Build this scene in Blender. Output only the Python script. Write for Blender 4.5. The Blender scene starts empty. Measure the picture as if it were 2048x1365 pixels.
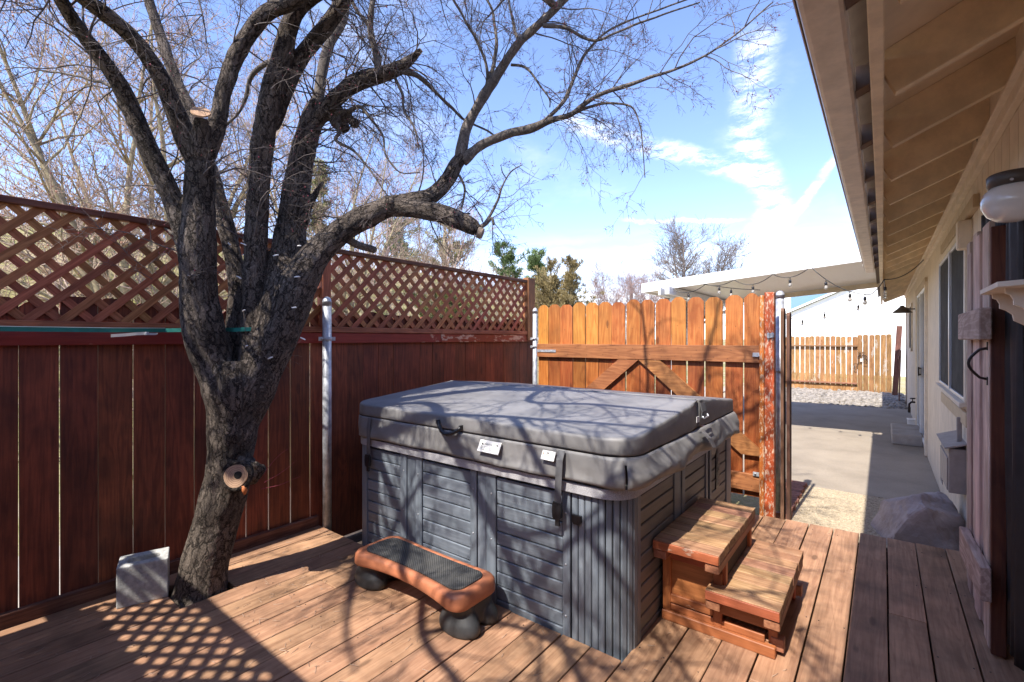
import bpy, bmesh, math, random
from mathutils import Vector, Matrix, Euler, Quaternion, noise as mnoise

R = math.radians
rng = random.Random(7)
scene = bpy.context.scene
COL = scene.collection

# ------------------------------------------------------------------ camera
cam = bpy.data.cameras.new('camera')
cam_ob = bpy.data.objects.new('camera', cam)
COL.objects.link(cam_ob)
cam_ob.location = (0, 0, 1.5)
cam_ob.rotation_euler = (R(90), 0, R(37.954))
cam.sensor_width = 36
cam.lens = 16.70
cam.shift_y = -0.0022
cam.clip_start = 0.05
cam.clip_end = 2000
scene.camera = cam_ob

# ------------------------------------------------------------------ world, sun, exposure
SUN_TRAVEL = Vector((0.03, 0.74, -1.0)).normalized()
SUN_ELEV = math.asin(-SUN_TRAVEL.z)
world = bpy.data.worlds.new('World')
scene.world = world
world.use_nodes = True
wn = world.node_tree
for n in list(wn.nodes):
    wn.nodes.remove(n)

def node(nt, typ, **kw):
    n = nt.nodes.new(typ)
    for k, v in kw.items():
        if k.startswith('_'):
            setattr(n, k[1:], v)
        else:
            key = int(k[1:]) if k[0] == 'i' and k[1:].isdigit() else k.replace('__', ' ')
            if hasattr(v, 'is_output') or isinstance(v, bpy.types.NodeSocket):
                nt.links.new(v, n.inputs[key])
            else:
                n.inputs[key].default_value = v
    return n

def math_(nt, op, a, b=None, c=None, clamp=False):
    n = nt.nodes.new('ShaderNodeMath')
    n.operation = op
    n.use_clamp = clamp
    for i, v in enumerate((a, b, c)):
        if v is None:
            continue
        if isinstance(v, bpy.types.NodeSocket):
            nt.links.new(v, n.inputs[i])
        else:
            n.inputs[i].default_value = v
    return n.outputs[0]

def vmath(nt, op, a, b=None):
    n = nt.nodes.new('ShaderNodeVectorMath')
    n.operation = op
    for i, v in enumerate((a, b)):
        if v is None:
            continue
        if isinstance(v, bpy.types.NodeSocket):
            nt.links.new(v, n.inputs[i])
        else:
            n.inputs[i].default_value = v
    return n

def smooth(nt, v, lo, hi, a=0.0, b=1.0):
    n = nt.nodes.new('ShaderNodeMapRange')
    n.interpolation_type = 'SMOOTHSTEP'
    nt.links.new(v, n.inputs[0])
    n.inputs[1].default_value = lo
    n.inputs[2].default_value = hi
    n.inputs[3].default_value = a
    n.inputs[4].default_value = b
    return n.outputs[0]

def mixc(nt, fac, a, b, blend='MIX'):
    n = nt.nodes.new('ShaderNodeMix')
    n.data_type = 'RGBA'
    n.blend_type = blend
    n.clamp_result = False
    for i, v in ((0, fac), (6, a), (7, b)):
        if isinstance(v, bpy.types.NodeSocket):
            nt.links.new(v, n.inputs[i])
        else:
            if i and len(v) == 3:
                v = (*v, 1)
            n.inputs[i].default_value = v
    return n.outputs[2]

def ramp(nt, fac, stops):
    n = nt.nodes.new('ShaderNodeValToRGB')
    nt.links.new(fac, n.inputs[0])
    cr = n.color_ramp
    while len(cr.elements) < len(stops):
        cr.elements.new(0.5)
    for e, (p, c) in zip(cr.elements, stops):
        e.position = p
        e.color = (*c, 1) if len(c) == 3 else c
    return n.outputs[0]

def build_world():
    nt = wn
    sky = nt.nodes.new('ShaderNodeTexSky')
    sky.sky_type = 'NISHITA'
    sky.sun_disc = False
    sky.sun_elevation = SUN_ELEV
    sky.sun_rotation = math.atan2(-SUN_TRAVEL.x, -SUN_TRAVEL.y)
    sky.altitude = 400
    sky.air_density = 1.0
    sky.dust_density = 0.5
    sky.ozone_density = 1.5
    tc = nt.nodes.new('ShaderNodeTexCoord')
    d = vmath(nt, 'NORMALIZE', tc.outputs['Generated']).outputs[0]
    # slightly ragged direction for cloud edges
    nz = node(nt, 'ShaderNodeTexNoise', Vector=d, Scale=9.0, Detail=6.0, Roughness=0.65)
    off = vmath(nt, 'SUBTRACT', nz.outputs['Color'], (0.5, 0.5, 0.5)).outputs[0]
    offs = nt.nodes.new('ShaderNodeVectorMath'); offs.operation = 'SCALE'
    nt.links.new(off, offs.inputs[0]); offs.inputs[3].default_value = 0.04
    dd = vmath(nt, 'ADD', d, offs.outputs[0]).outputs[0]
    fib = node(nt, 'ShaderNodeTexNoise', Vector=vmath(nt, 'MULTIPLY', dd, (16, 16, 64)).outputs[0], Scale=1.0, Detail=8.0, Roughness=0.72)
    sep = nt.nodes.new('ShaderNodeSeparateXYZ'); nt.links.new(d, sep.inputs[0])

    def trail(p, q, width, soft_noise, strength, ext=0.02):
        p = Vector(p).normalized(); q = Vector(q).normalized()
        nrm = p.cross(q).normalized()
        mid = (p + q).normalized()
        half = p.angle(q) / 2
        dist = math_(nt, 'ABSOLUTE', vmath(nt, 'DOT_PRODUCT', dd, tuple(nrm)).outputs['Value'])
        core = smooth(nt, dist, width, width * 0.15)
        tang = nrm.cross(mid).normalized()
        al = math_(nt, 'ABSOLUTE', vmath(nt, 'DOT_PRODUCT', d, tuple(tang)).outputs['Value'])
        front = smooth(nt, vmath(nt, 'DOT_PRODUCT', d, tuple(mid)).outputs['Value'], 0.1, 0.3)
        ends = smooth(nt, al, math.sin(half) + ext, max(0.0, math.sin(half) - ext))
        tex = smooth(nt, fib.outputs[0], 0.46 - soft_noise, 0.68)
        m = math_(nt, 'MULTIPLY', core, ends)
        m = math_(nt, 'MULTIPLY', m, front)
        m = math_(nt, 'MULTIPLY', m, tex)
        return math_(nt, 'MULTIPLY', m, strength)

    masks = [trail(*t) for t in SKY_TRAILS]
    # thin layered streaks low over the horizon
    st = node(nt, 'ShaderNodeTexNoise', Vector=vmath(nt, 'MULTIPLY', dd, (2.2, 2.2, 30)).outputs[0], Scale=1.0, Detail=5.0, Roughness=0.6)
    band = math_(nt, 'MULTIPLY', smooth(nt, sep.outputs[2], 0.24, 0.05), smooth(nt, st.outputs[0], 0.36, 0.66))
    masks.append(math_(nt, 'MULTIPLY', band, 0.85))
    veil = node(nt, 'ShaderNodeTexNoise', Vector=vmath(nt, 'MULTIPLY', dd, (3, 3, 7)).outputs[0], Scale=1.0, Detail=5.0, Roughness=0.62)
    masks.append(smooth(nt, veil.outputs[0], 0.52, 0.85, 0.0, 0.25))
    m = masks[0]
    for x in masks[1:]:
        inv = math_(nt, 'MULTIPLY', math_(nt, 'SUBTRACT', 1.0, m), math_(nt, 'SUBTRACT', 1.0, x))
        m = math_(nt, 'SUBTRACT', 1.0, inv, clamp=True)
    skyc = mixc(nt, 1.0, sky.outputs[0], SKY_TINT, 'MULTIPLY')
    cloud = mixc(nt, m, skyc, CLOUD_COL)
    bg = node(nt, 'ShaderNodeBackground', Color=cloud, Strength=SKY_STRENGTH)
    out = nt.nodes.new('ShaderNodeOutputWorld')
    nt.links.new(bg.outputs[0], out.inputs[0])

SKY_STRENGTH = 0.15
SKY_TINT = (0.50, 0.49, 0.575)
CLOUD_COL = (3.5, 3.55, 3.75)
SKY_TRAILS = [
    ((-0.5271, 0.8571, 0.4558), (-0.1826, 1.1258, 0.3347), 0.024, 0.10, 0.62),
    ((-0.2034, 1.1096, 0.6505), (-0.2283, 1.0902, 0.3874), 0.046, 0.08, 0.52),
    ((-0.2283, 1.0902, 0.4084), (-0.1702, 1.1355, 0.2611), 0.038, 0.10, 0.70),
    ((-0.1702, 1.1355, 0.2821), (-0.2283, 1.0902, 0.1874), 0.032, 0.10, 0.62),
    ((-0.0805, 1.2054, 0.3874), (-0.1702, 1.1355, 0.2084), 0.011, 0.20, 0.6),
    ((-0.4275, 0.9348, 0.2505), (-0.2366, 1.0837, 0.2453), 0.006, 0.20, 0.5),
]
build_world()

sun = bpy.data.lights.new('sun', 'SUN')
sun.energy = 2.0
sun.angle = R(0.53)
sun.color = (1.0, 0.94, 0.86)
sun_ob = bpy.data.objects.new('sun', sun)
COL.objects.link(sun_ob)
sun_ob.rotation_euler = SUN_TRAVEL.to_track_quat('-Z', 'Y').to_euler()
sun_ob.location = (0, -6, 10)

scene.view_settings.view_transform = 'Standard'
scene.view_settings.look = 'None'
scene.view_settings.exposure = 2.2
scene.view_settings.gamma = 1.0
scene.view_settings.use_curve_mapping = False
scene.render.engine = 'CYCLES'
scene.cycles.max_bounces = 12
scene.cycles.diffuse_bounces = 8

# ------------------------------------------------------------------ materials
MATS = {}

def new_mat(name):
    m = bpy.data.materials.new(name)
    m.use_nodes = True
    nt = m.node_tree
    b = nt.nodes['Principled BSDF']
    MATS[name] = m
    return m, nt, b

def setb(nt, b, **kw):
    for k, v in kw.items():
        s = b.inputs[k.replace('__', ' ')]
        if isinstance(v, bpy.types.NodeSocket):
            nt.links.new(v, s)
        else:
            if s.type == 'RGBA' and len(v) == 3:
                v = (*v, 1)
            s.default_value = v

def bump(nt, b, h, strength=0.2, dist=0.01):
    n = node(nt, 'ShaderNodeBump', Height=h, Strength=strength, Distance=dist)
    nt.links.new(n.outputs[0], b.inputs['Normal'])
    return n

def coords(nt, rnd=True):
    tc = nt.nodes.new('ShaderNodeTexCoord')
    v = tc.outputs['Object']
    oi = nt.nodes.new('ShaderNodeObjectInfo')
    if rnd:
        sc = vmath(nt, 'MULTIPLY', (13.0, 29.0, 41.0), (1, 1, 1))
        cmb = nt.nodes.new('ShaderNodeCombineXYZ')
        for i, k in enumerate((31.0, 57.0, 83.0)):
            nt.links.new(math_(nt, 'MULTIPLY', oi.outputs['Random'], k), cmb.inputs[i])
        v2 = vmath(nt, 'ADD', v, cmb.outputs[0]).outputs[0]
    else:
        v2 = v
    return v, v2, oi.outputs['Random']

def wood(name, dark, light, axis='z', fine=70, rough=0.7, vary=0.3, rings=0.35, knots=0.5,
         wear=None, wear_amt=0.5, dirt=0.35, bump_s=0.25, knot_col=None, wscale=9.0, huev=0.015):
    m, nt, b = new_mat(name)
    v, vr, rnd = coords(nt)
    ai = 'xyz'.index(axis)
    s = [fine] * 3; s[ai] = fine * 0.045
    g = node(nt, 'ShaderNodeTexNoise', Vector=vmath(nt, 'MULTIPLY', vr, tuple(s)).outputs[0], Scale=1.0, Detail=5.0, Roughness=0.65, Distortion=0.5)
    s2 = [7.0] * 3; s2[ai] = 0.8
    low = node(nt, 'ShaderNodeTexNoise', Vector=vmath(nt, 'MULTIPLY', vr, tuple(s2)).outputs[0], Scale=1.0, Detail=2.0, Roughness=0.5, Distortion=0.6)
    ring = math_(nt, 'SINE', math_(nt, 'MULTIPLY', low.outputs[0], 62.0))
    ring = smooth(nt, ring, -0.2, 1.0)
    f = math_(nt, 'SUBTRACT', smooth(nt, g.outputs[0], 0.25, 0.78), math_(nt, 'MULTIPLY', ring, rings), clamp=True)
    col = mixc(nt, f, dark, light)
    big = node(nt, 'ShaderNodeTexNoise', Vector=vr, Scale=3.2, Detail=4.0, Roughness=0.6)
    col = mixc(nt, 1.0, col, ramp(nt, big.outputs[0], [(0.25, (1 - dirt,) * 3), (0.72, (1 + dirt * 0.5,) * 3)]), 'MULTIPLY')
    if knots:
        sk = [5.5] * 3; sk[ai] = 2.0
        vo = node(nt, 'ShaderNodeTexVoronoi', Vector=vmath(nt, 'MULTIPLY', vr, tuple(sk)).outputs[0], Scale=1.0, Randomness=1.0)
        k = smooth(nt, math_(nt, 'ADD', vo.outputs['Distance'], math_(nt, 'MULTIPLY', g.outputs[0], 0.06)), 0.15, 0.09)
        kc = knot_col or tuple(c * 0.4 for c in dark)
        col = mixc(nt, math_(nt, 'MULTIPLY', k, knots), col, kc)
    if wear:
        sw = [wscale] * 3; sw[ai] = wscale * 0.35
        w = node(nt, 'ShaderNodeTexNoise', Vector=vmath(nt, 'MULTIPLY', vr, tuple(sw)).outputs[0], Scale=1.0, Detail=9.0, Roughness=0.72)
        wm = smooth(nt, w.outputs[0], 0.60 - 0.2 * wear_amt, 0.63 - 0.2 * wear_amt)
        col = mixc(nt, wm, col, wear)
    hs = node(nt, 'ShaderNodeHueSaturation', Color=col)
    nt.links.new(math_(nt, 'ADD', 1 - vary / 2, math_(nt, 'MULTIPLY', rnd, vary)), hs.inputs['Value'])
    r2 = math_(nt, 'FRACT', math_(nt, 'MULTIPLY', rnd, 17.3))
    nt.links.new(math_(nt, 'ADD', 0.5 - huev, math_(nt, 'MULTIPLY', r2, 2 * huev)), hs.inputs['Hue'])
    setb(nt, b, Base__Color=hs.outputs[0], Roughness=rough)
    h = math_(nt, 'ADD', g.outputs[0], math_(nt, 'MULTIPLY', ring, -0.3))
    bump(nt, b, h, bump_s, 0.004)
    return m

def plain(name, col, rough=0.6, metal=0.0, noise_amt=0.12, nscale=14.0, bump_s=0.0, bscale=60.0, spec=0.5, coat=0.0, dark=None, rnd=False, vary=0.0):
    m, nt, b = new_mat(name)
    v, vr, rn = coords(nt, rnd)
    n = node(nt, 'ShaderNodeTexNoise', Vector=vr, Scale=nscale, Detail=6.0, Roughness=0.65)
    lo = dark or tuple(c * (1 - noise_amt) for c in col)
    hi = tuple(min(1.0, c * (1 + noise_amt * 0.6)) for c in col)
    c = mixc(nt, smooth(nt, n.outputs[0], 0.3, 0.7), lo, hi)
    if vary:
        hs = node(nt, 'ShaderNodeHueSaturation', Color=c)
        nt.links.new(math_(nt, 'ADD', 1 - vary / 2, math_(nt, 'MULTIPLY', rn, vary)), hs.inputs['Value'])
        c = hs.outputs[0]
    setb(nt, b, Base__Color=c, Roughness=rough, Metallic=metal, Coat__Weight=coat)
    b.inputs['Specular IOR Level'].default_value = spec
    if bump_s:
        n2 = node(nt, 'ShaderNodeTexNoise', Vector=v, Scale=bscale, Detail=5.0, Roughness=0.6)
        bump(nt, b, n2.outputs[0], bump_s, 0.004)
    return m

# stains and timbers
M_RED = wood('dark_red_stain', (0.140, 0.030, 0.012), (0.310, 0.074, 0.028), 'z', fine=60, rough=0.6, vary=0.40, rings=0.30, knots=0.6, dirt=0.55, bump_s=0.15, huev=0.004)
M_RAIL = wood('red_rail_paint', (0.24, 0.030, 0.014), (0.34, 0.050, 0.022), 'y', rough=0.5, vary=0.1, rings=0.1, knots=0.1, dirt=0.2, bump_s=0.06, wear=(0.55, 0.34, 0.22), wear_amt=0.0, wscale=7.0)
M_RAILP = wood('peeling_red_rail', (0.24, 0.034, 0.014), (0.34, 0.056, 0.022), 'y', rough=0.5, vary=0.1, rings=0.1, knots=0.1, dirt=0.2, bump_s=0.06, wear=(0.56, 0.36, 0.24), wear_amt=0.34, wscale=16.0)
M_LATT = wood('lattice_cedar', (0.30, 0.095, 0.034), (0.56, 0.210, 0.090), 'z', fine=90, rough=0.7, vary=0.35, rings=0.3, knots=0.3)
M_LATTF = wood('lattice_frame_cedar', (0.30, 0.100, 0.040), (0.54, 0.200, 0.086), 'y', fine=80, rough=0.7, vary=0.2)
M_LATTP = wood('lattice_post_cedar', (0.30, 0.100, 0.040), (0.54, 0.200, 0.086), 'z', fine=80, rough=0.7, vary=0.2)
M_CAP = wood('weathered_cap_rail', (0.11, 0.040, 0.024), (0.25, 0.105, 0.062), 'y', fine=70, rough=0.8, vary=0.1)
M_GATE = wood('orange_gate_cedar', (0.40, 0.125, 0.020), (0.60, 0.245, 0.055), 'z', fine=55, rough=0.6, vary=0.35, rings=0.4, knots=0.8, dirt=0.35, huev=0.012)
def two_tone(m, z, lower):
    """older, redder stain on the part of each picket below z"""
    nt = m.node_tree; b = nt.nodes['Principled BSDF']
    src = b.inputs['Base Color'].links[0].from_socket
    tc = nt.nodes.new('ShaderNodeTexCoord'); s = nt.nodes.new('ShaderNodeSeparateXYZ'); nt.links.new(tc.outputs['Object'], s.inputs[0])
    f = smooth(nt, s.outputs[2], z + .01, z - .01)
    nt.links.new(mixc(nt, f, src, mixc(nt, 1.0, src, lower, 'MULTIPLY')), b.inputs['Base Color'])
two_tone(M_GATE, 1.33, (0.68, 0.55, 0.55))
M_GATER = wood('brown_gate_rail', (0.28, 0.105, 0.032), (0.47, 0.200, 0.066), 'x', fine=60, rough=0.65, vary=0.25, rings=0.45, knots=0.6)
M_POST = wood('peeling_red_post', (0.42, 0.095, 0.016), (0.60, 0.170, 0.030), 'z', fine=60, rough=0.6, vary=0.05, rings=0.2, wear=(0.56, 0.40, 0.27), wear_amt=0.36, wscale=60.0, dirt=0.5)
M_BRN = wood('brown_picket', (0.10, 0.045, 0.030), (0.23, 0.105, 0.065), 'z', fine=60, rough=0.75, vary=0.3)
M_DECK = wood('deck_stain', (0.285, 0.150, 0.082), (0.450, 0.260, 0.150), 'y', fine=50, rough=0.66, vary=0.26, rings=0.26, knots=0.7, dirt=0.55, bump_s=0.3, huev=0.004)
M_STEPT = wood('step_tread_wood', (0.30, 0.150, 0.075), (0.52, 0.300, 0.165), 'x', fine=60, rough=0.65, vary=0.3, rings=0.45, knots=0.3)
M_STEPR = wood('step_red_wood', (0.30, 0.080, 0.030), (0.46, 0.135, 0.055), 'x', fine=50, rough=0.6, vary=0.2, rings=0.2, knots=0.2, wear=(0.5, 0.34, 0.24), wear_amt=-0.25)
M_STEPV = wood('step_red_stile', (0.36, 0.090, 0.032), (0.50, 0.145, 0.058), 'z', fine=50, rough=0.6, vary=0.2, rings=0.2, knots=0.2)
M_STEPY = wood('step_rail_wood', (0.26, 0.100, 0.050), (0.44, 0.200, 0.105), 'y', fine=50, rough=0.6, vary=0.2, rings=0.2, knots=0.2)
M_FAR = wood('far_fence_wood', (0.27, 0.130, 0.045), (0.50, 0.270, 0.105), 'z', fine=40, rough=0.8, vary=0.55, rings=0.5, knots=0.6, wear=(0.42, 0.33, 0.25), wear_amt=0.08, wscale=5.0, huev=0.006)
M_FARR = wood('far_fence_rail', (0.20, 0.095, 0.045), (0.36, 0.20, 0.11), 'x', fine=40, rough=0.8)
M_DOOR = wood('plank_screen_wood', (0.42, 0.290, 0.225), (0.70, 0.550, 0.450), 'z', fine=55, rough=0.8, vary=0.5, rings=0.45, knots=0.4)
M_DOORD = wood('plank_screen_edge', (0.10, 0.022, 0.014), (0.20, 0.050, 0.028), 'z', fine=55, rough=0.7, vary=0.1)
M_DOORB = wood('plank_screen_batten', (0.36, 0.250, 0.195), (0.62, 0.480, 0.390), 'y', fine=55, rough=0.8, vary=0.2, rings=0.5)
M_JOIST = plain('joist_dark', (0.05, 0.03, 0.022), 0.9)
# house paint
M_SIDE = plain('beige_siding_paint', (0.72, 0.62, 0.49), 0.75, noise_amt=0.10, nscale=5.0, bump_s=0.10, bscale=90, rnd=True, vary=0.05)
M_TRIM = plain('cream_trim_paint', (0.76, 0.65, 0.50), 0.7, noise_amt=0.12, nscale=6.0, bump_s=0.06)
M_HEAD = plain('tan_header_paint', (0.52, 0.40, 0.26), 0.7, noise_amt=0.1)
M_RAFT = plain('rafter_beige_paint', (0.82, 0.69, 0.50), 0.7, noise_amt=0.16, nscale=7.0, bump_s=0.12, bscale=40, rnd=True, vary=0.08)
M_SOFF = plain('soffit_beige_paint', (0.82, 0.71, 0.55), 0.75, noise_amt=0.1, nscale=4.0)
M_GUTT = plain('beige_gutter_metal', (0.70, 0.60, 0.49), 0.38, noise_amt=0.18, nscale=9.0)
M_GUTB = plain('gutter_lip_brown', (0.36, 0.24, 0.17), 0.35, noise_amt=0.1)
M_BRKT = plain('gutter_bracket_brown', (0.16, 0.10, 0.065), 0.5)
M_HOLE = plain('dark_hole', (0.01, 0.008, 0.006), 0.9)
M_WHITE = plain('white_aluminium', (0.80, 0.79, 0.76), 0.45, noise_amt=0.04)
M_WPAINT = plain('white_house_paint', (0.86, 0.86, 0.85), 0.8, noise_amt=0.03)
M_SKYBLUE = plain('slate_blue_sky_tone', (0.17, 0.29, 0.38), 0.8, noise_amt=0.05)  # imitates a patch of blue sky, used on the added block only
M_SCREEN = plain('window_screen', (0.075, 0.073, 0.070), 0.9, spec=0.08, noise_amt=0.25, nscale=5.0)
M_GLASSD = plain('door_glass_dark', (0.05, 0.055, 0.06), 0.08, noise_amt=0.1)
M_ALU = plain('silver_window_frame', (0.62, 0.63, 0.66), 0.35, metal=0.6, noise_amt=0.05)
M_GALV = plain('galvanised_steel', (0.50, 0.52, 0.55), 0.5, metal=0.45, noise_amt=0.35, nscale=16.0, bump_s=0.05)
M_ROOF = plain('shingle_roof', (0.16, 0.13, 0.11), 0.9)
M_GREYB = plain('grey_box_paint', (0.33, 0.28, 0.25), 0.6, noise_amt=0.15)
M_LAMPB = plain('lamp_base_bronze', (0.085, 0.068, 0.06), 0.45, metal=0.3)
M_GLOBE = plain('opal_glass_globe', (0.68, 0.65, 0.62), 0.12, noise_amt=0.06, nscale=8.0, coat=0.4)
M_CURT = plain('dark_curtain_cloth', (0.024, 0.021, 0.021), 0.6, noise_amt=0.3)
M_IRON = plain('dark_iron', (0.045, 0.032, 0.028), 0.45, metal=0.5)
# spa
M_CAB = wood('spa_cabinet_grey', (0.135, 0.160, 0.190), (0.205, 0.232, 0.265), 'x', fine=40, rough=0.45, vary=0.10, rings=0.15, knots=0.0, dirt=0.22, bump_s=0.08, huev=0.004)
M_CABV = wood('spa_cabinet_grey_upright', (0.135, 0.160, 0.190), (0.205, 0.232, 0.265), 'z', fine=40, rough=0.45, vary=0.10, rings=0.15, knots=0.0, dirt=0.22, bump_s=0.08, huev=0.004)
M_CABY = wood('spa_cabinet_reflection_tint', (0.140, 0.135, 0.130), (0.200, 0.190, 0.180), 'y', fine=40, rough=0.5, vary=0.10, rings=0.15, knots=0.0, dirt=0.22, bump_s=0.08, huev=0.004)  # same cabinet plastic, with brown reflected light painted into the grey
M_RIM = plain('speckled_spa_rim', (0.42, 0.41, 0.42), 0.4, noise_amt=0.45, nscale=260.0)
M_VINYL = plain('grey_vinyl_cover', (0.205, 0.198, 0.192), 0.55, noise_amt=0.24, nscale=3.0, bump_s=0.10, bscale=13.0)
M_STRAP = plain('grey_webbing', (0.12, 0.12, 0.125), 0.75, noise_amt=0.15, bump_s=0.2, bscale=300)
M_BLACK = plain('black_plastic', (0.016, 0.016, 0.018), 0.35, noise_amt=0.1)
M_PAPER = plain('white_tag_vinyl', (0.80, 0.79, 0.77), 0.5, noise_amt=0.05)
M_INK = plain('black_ink', (0.03, 0.03, 0.03), 0.6)
M_ORINK = plain('orange_ink', (0.6, 0.2, 0.08), 0.6)
M_OPLAS = plain('terracotta_plastic', (0.43, 0.155, 0.075), 0.5, noise_amt=0.16, nscale=9.0, bump_s=0.03)
M_DPLAS = plain('charcoal_plastic', (0.035, 0.036, 0.038), 0.45, noise_amt=0.2)
# masonry
M_CONC = plain('patio_concrete', (0.43, 0.37, 0.30), 0.85, noise_amt=0.24, nscale=2.2, bump_s=0.12, bscale=70)
M_CONC2 = plain('step_concrete', (0.40, 0.35, 0.30), 0.85, noise_amt=0.2, nscale=5.0, bump_s=0.12, bscale=70)
M_CINDER = plain('cinder_concrete', (0.42, 0.42, 0.40), 0.95, noise_amt=0.3, nscale=30.0, bump_s=0.8, bscale=110)
M_GRAVB = plain('gravel_bed_sand', (0.42, 0.34, 0.23), 0.95, noise_amt=0.35, nscale=40.0, bump_s=0.7, bscale=120)
M_GRAV = plain('gravel_grain', (0.44, 0.36, 0.25), 0.9, noise_amt=0.35, nscale=37.0)
M_RIVER = plain('river_rock', (0.28, 0.25, 0.215), 0.85, noise_amt=0.5, nscale=7.0)
M_BRICK = plain('old_brick', (0.30, 0.13, 0.09), 0.9, noise_amt=0.4, nscale=25.0, bump_s=0.4, rnd=True, vary=0.4)
M_DIRT = plain('bare_soil', (0.06, 0.043, 0.032), 0.95, noise_amt=0.4, nscale=20.0, bump_s=0.6)
M_BULB = plain('clear_bulb_glass', (0.75, 0.72, 0.66), 0.06, noise_amt=0.0)
MATS['clear_bulb_glass'].node_tree.nodes['Principled BSDF'].inputs['Transmission Weight'].default_value = 0.7
M_TEAL = plain('teal_webbing', (0.02, 0.20, 0.155), 0.55, noise_amt=0.12, bump_s=0.2, bscale=250)
M_STRAPG = plain('pale_teal_edge', (0.55, 0.72, 0.66), 0.5)
M_PALE = plain('pale_webbing', (0.55, 0.50, 0.46), 0.7)
M_CLIP = plain('white_clip_plastic', (0.80, 0.78, 0.75), 0.4)
M_CUT = None

def make_boulder_mat():
    m, nt, b = new_mat('boulder_stone')
    v, vr, rn = coords(nt, False)
    n = node(nt, 'ShaderNodeTexNoise', Vector=vmath(nt, 'MULTIPLY', v, (5, 5, 7)).outputs[0], Scale=1.0, Detail=8.0, Roughness=0.65, Distortion=0.3)
    c = ramp(nt, n.outputs[0], [(0.3, (0.27, 0.21, 0.18)), (0.55, (0.40, 0.325, 0.295)), (0.75, (0.52, 0.44, 0.41))])
    setb(nt, b, Base__Color=c, Roughness=0.9)
    n2 = node(nt, 'ShaderNodeTexNoise', Vector=v, Scale=26.0, Detail=8.0, Roughness=0.7)
    bump(nt, b, n2.outputs[0], 0.6, 0.01)
    return m
M_BOULD = make_boulder_mat()

def make_bark(name, crack, plate, light, sc=30.0, bs=1.0, attr=None):
    m, nt, b = new_mat(name)
    v, vr, rn = coords(nt, False)
    if attr:
        at = nt.nodes.new('ShaderNodeAttribute'); at.attribute_name = attr
        v = at.outputs['Vector']
    nz = node(nt, 'ShaderNodeTexNoise', Vector=v, Scale=16.0, Detail=5.0, Roughness=0.65)
    off = vmath(nt, 'MULTIPLY', vmath(nt, 'SUBTRACT', nz.outputs['Color'], (0.5, 0.5, 0.5)).outputs[0], (0.085, 0.085, 0.16)).outputs[0]
    vv = vmath(nt, 'ADD', v, off).outputs[0]
    p = vmath(nt, 'MULTIPLY', vv, (sc, sc, sc * 0.26)).outputs[0]
    vo = nt.nodes.new('ShaderNodeTexVoronoi'); vo.feature = 'DISTANCE_TO_EDGE'
    nt.links.new(p, vo.inputs['Vector']); vo.inputs['Scale'].default_value = 1.0
    p2 = vmath(nt, 'MULTIPLY', vv, (sc * 2.6, sc * 2.6, sc * 1.5)).outputs[0]
    vo2 = nt.nodes.new('ShaderNodeTexVoronoi'); vo2.feature = 'DISTANCE_TO_EDGE'
    nt.links.new(p2, vo2.inputs['Vector']); vo2.inputs['Scale'].default_value = 1.0
    f1 = node(nt, 'ShaderNodeTexVoronoi', Vector=p, Scale=1.0)
    mod = node(nt, 'ShaderNodeTexNoise', Vector=v, Scale=7.0, Detail=3.0)
    e = smooth(nt, math_(nt, 'ADD', vo.outputs['Distance'], math_(nt, 'MULTIPLY', math_(nt, 'SUBTRACT', mod.outputs[0], 0.5), 0.12)), -0.01, 0.10)
    e2 = smooth(nt, vo2.outputs['Distance'], 0.0, 0.14, 0.55, 1.0)
    fine = node(nt, 'ShaderNodeTexNoise', Vector=vmath(nt, 'MULTIPLY', v, (130, 130, 45)).outputs[0], Scale=1.0, Detail=6.0, Roughness=0.75)
    big = node(nt, 'ShaderNodeTexNoise', Vector=v, Scale=3.0, Detail=3.0)
    pc = mixc(nt, smooth(nt, fine.outputs[0], 0.32, 0.72), plate, light)
    pc = mixc(nt, math_(nt, 'MULTIPLY', smooth(nt, big.outputs[0], 0.45, 0.7), 0.5), pc, tuple(c * 0.55 for c in plate))
    sepc = nt.nodes.new('ShaderNodeSeparateColor'); nt.links.new(f1.outputs['Color'], sepc.inputs[0])
    pc = mixc(nt, 1.0, pc, ramp(nt, sepc.outputs[0], [(0.0, (0.72,) * 3), (1.0, (1.15,) * 3)]), 'MULTIPLY')
    col = mixc(nt, math_(nt, 'MULTIPLY', e, e2), crack, pc)
    setb(nt, b, Base__Color=col, Roughness=0.9)
    b.inputs['Specular IOR Level'].default_value = 0.2
    h = math_(nt, 'ADD', math_(nt, 'ADD', math_(nt, 'MULTIPLY', e, 0.7), math_(nt, 'MULTIPLY', e2, 0.35)), math_(nt, 'MULTIPLY', fine.outputs[0], 0.5))
    bump(nt, b, h, bs, 0.016)
    return m
M_BARK = make_bark('rough_dark_bark', (0.028, 0.022, 0.018), (0.115, 0.090, 0.072), (0.285, 0.232, 0.190), 30.0, 1.0, 'bark_co')
M_COLLAR = make_bark('collar_bark', (0.018, 0.014, 0.012), (0.066, 0.052, 0.043), (0.150, 0.125, 0.105), 40.0, 1.0)
M_LIMB = make_bark('smoother_grey_bark', (0.075, 0.062, 0.052), (0.175, 0.148, 0.125), (0.32, 0.275, 0.235), 60.0, 0.5)
M_TWIG = plain('twig_bark', (0.13, 0.104, 0.092), 0.8, noise_amt=0.4, nscale=40)
M_BUD = plain('red_bud', (0.30, 0.045, 0.07), 0.7, noise_amt=0.4, nscale=60)
M_BGTWIG = plain('tan_twig', (0.47, 0.345, 0.265), 0.85, noise_amt=0.35, nscale=12)
M_BGTRUNK = plain('olive_bark', (0.33, 0.27, 0.16), 0.85, noise_amt=0.35, nscale=14)
M_BGBUD = plain('russet_bud', (0.36, 0.18, 0.11), 0.8, noise_amt=0.4)
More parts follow.
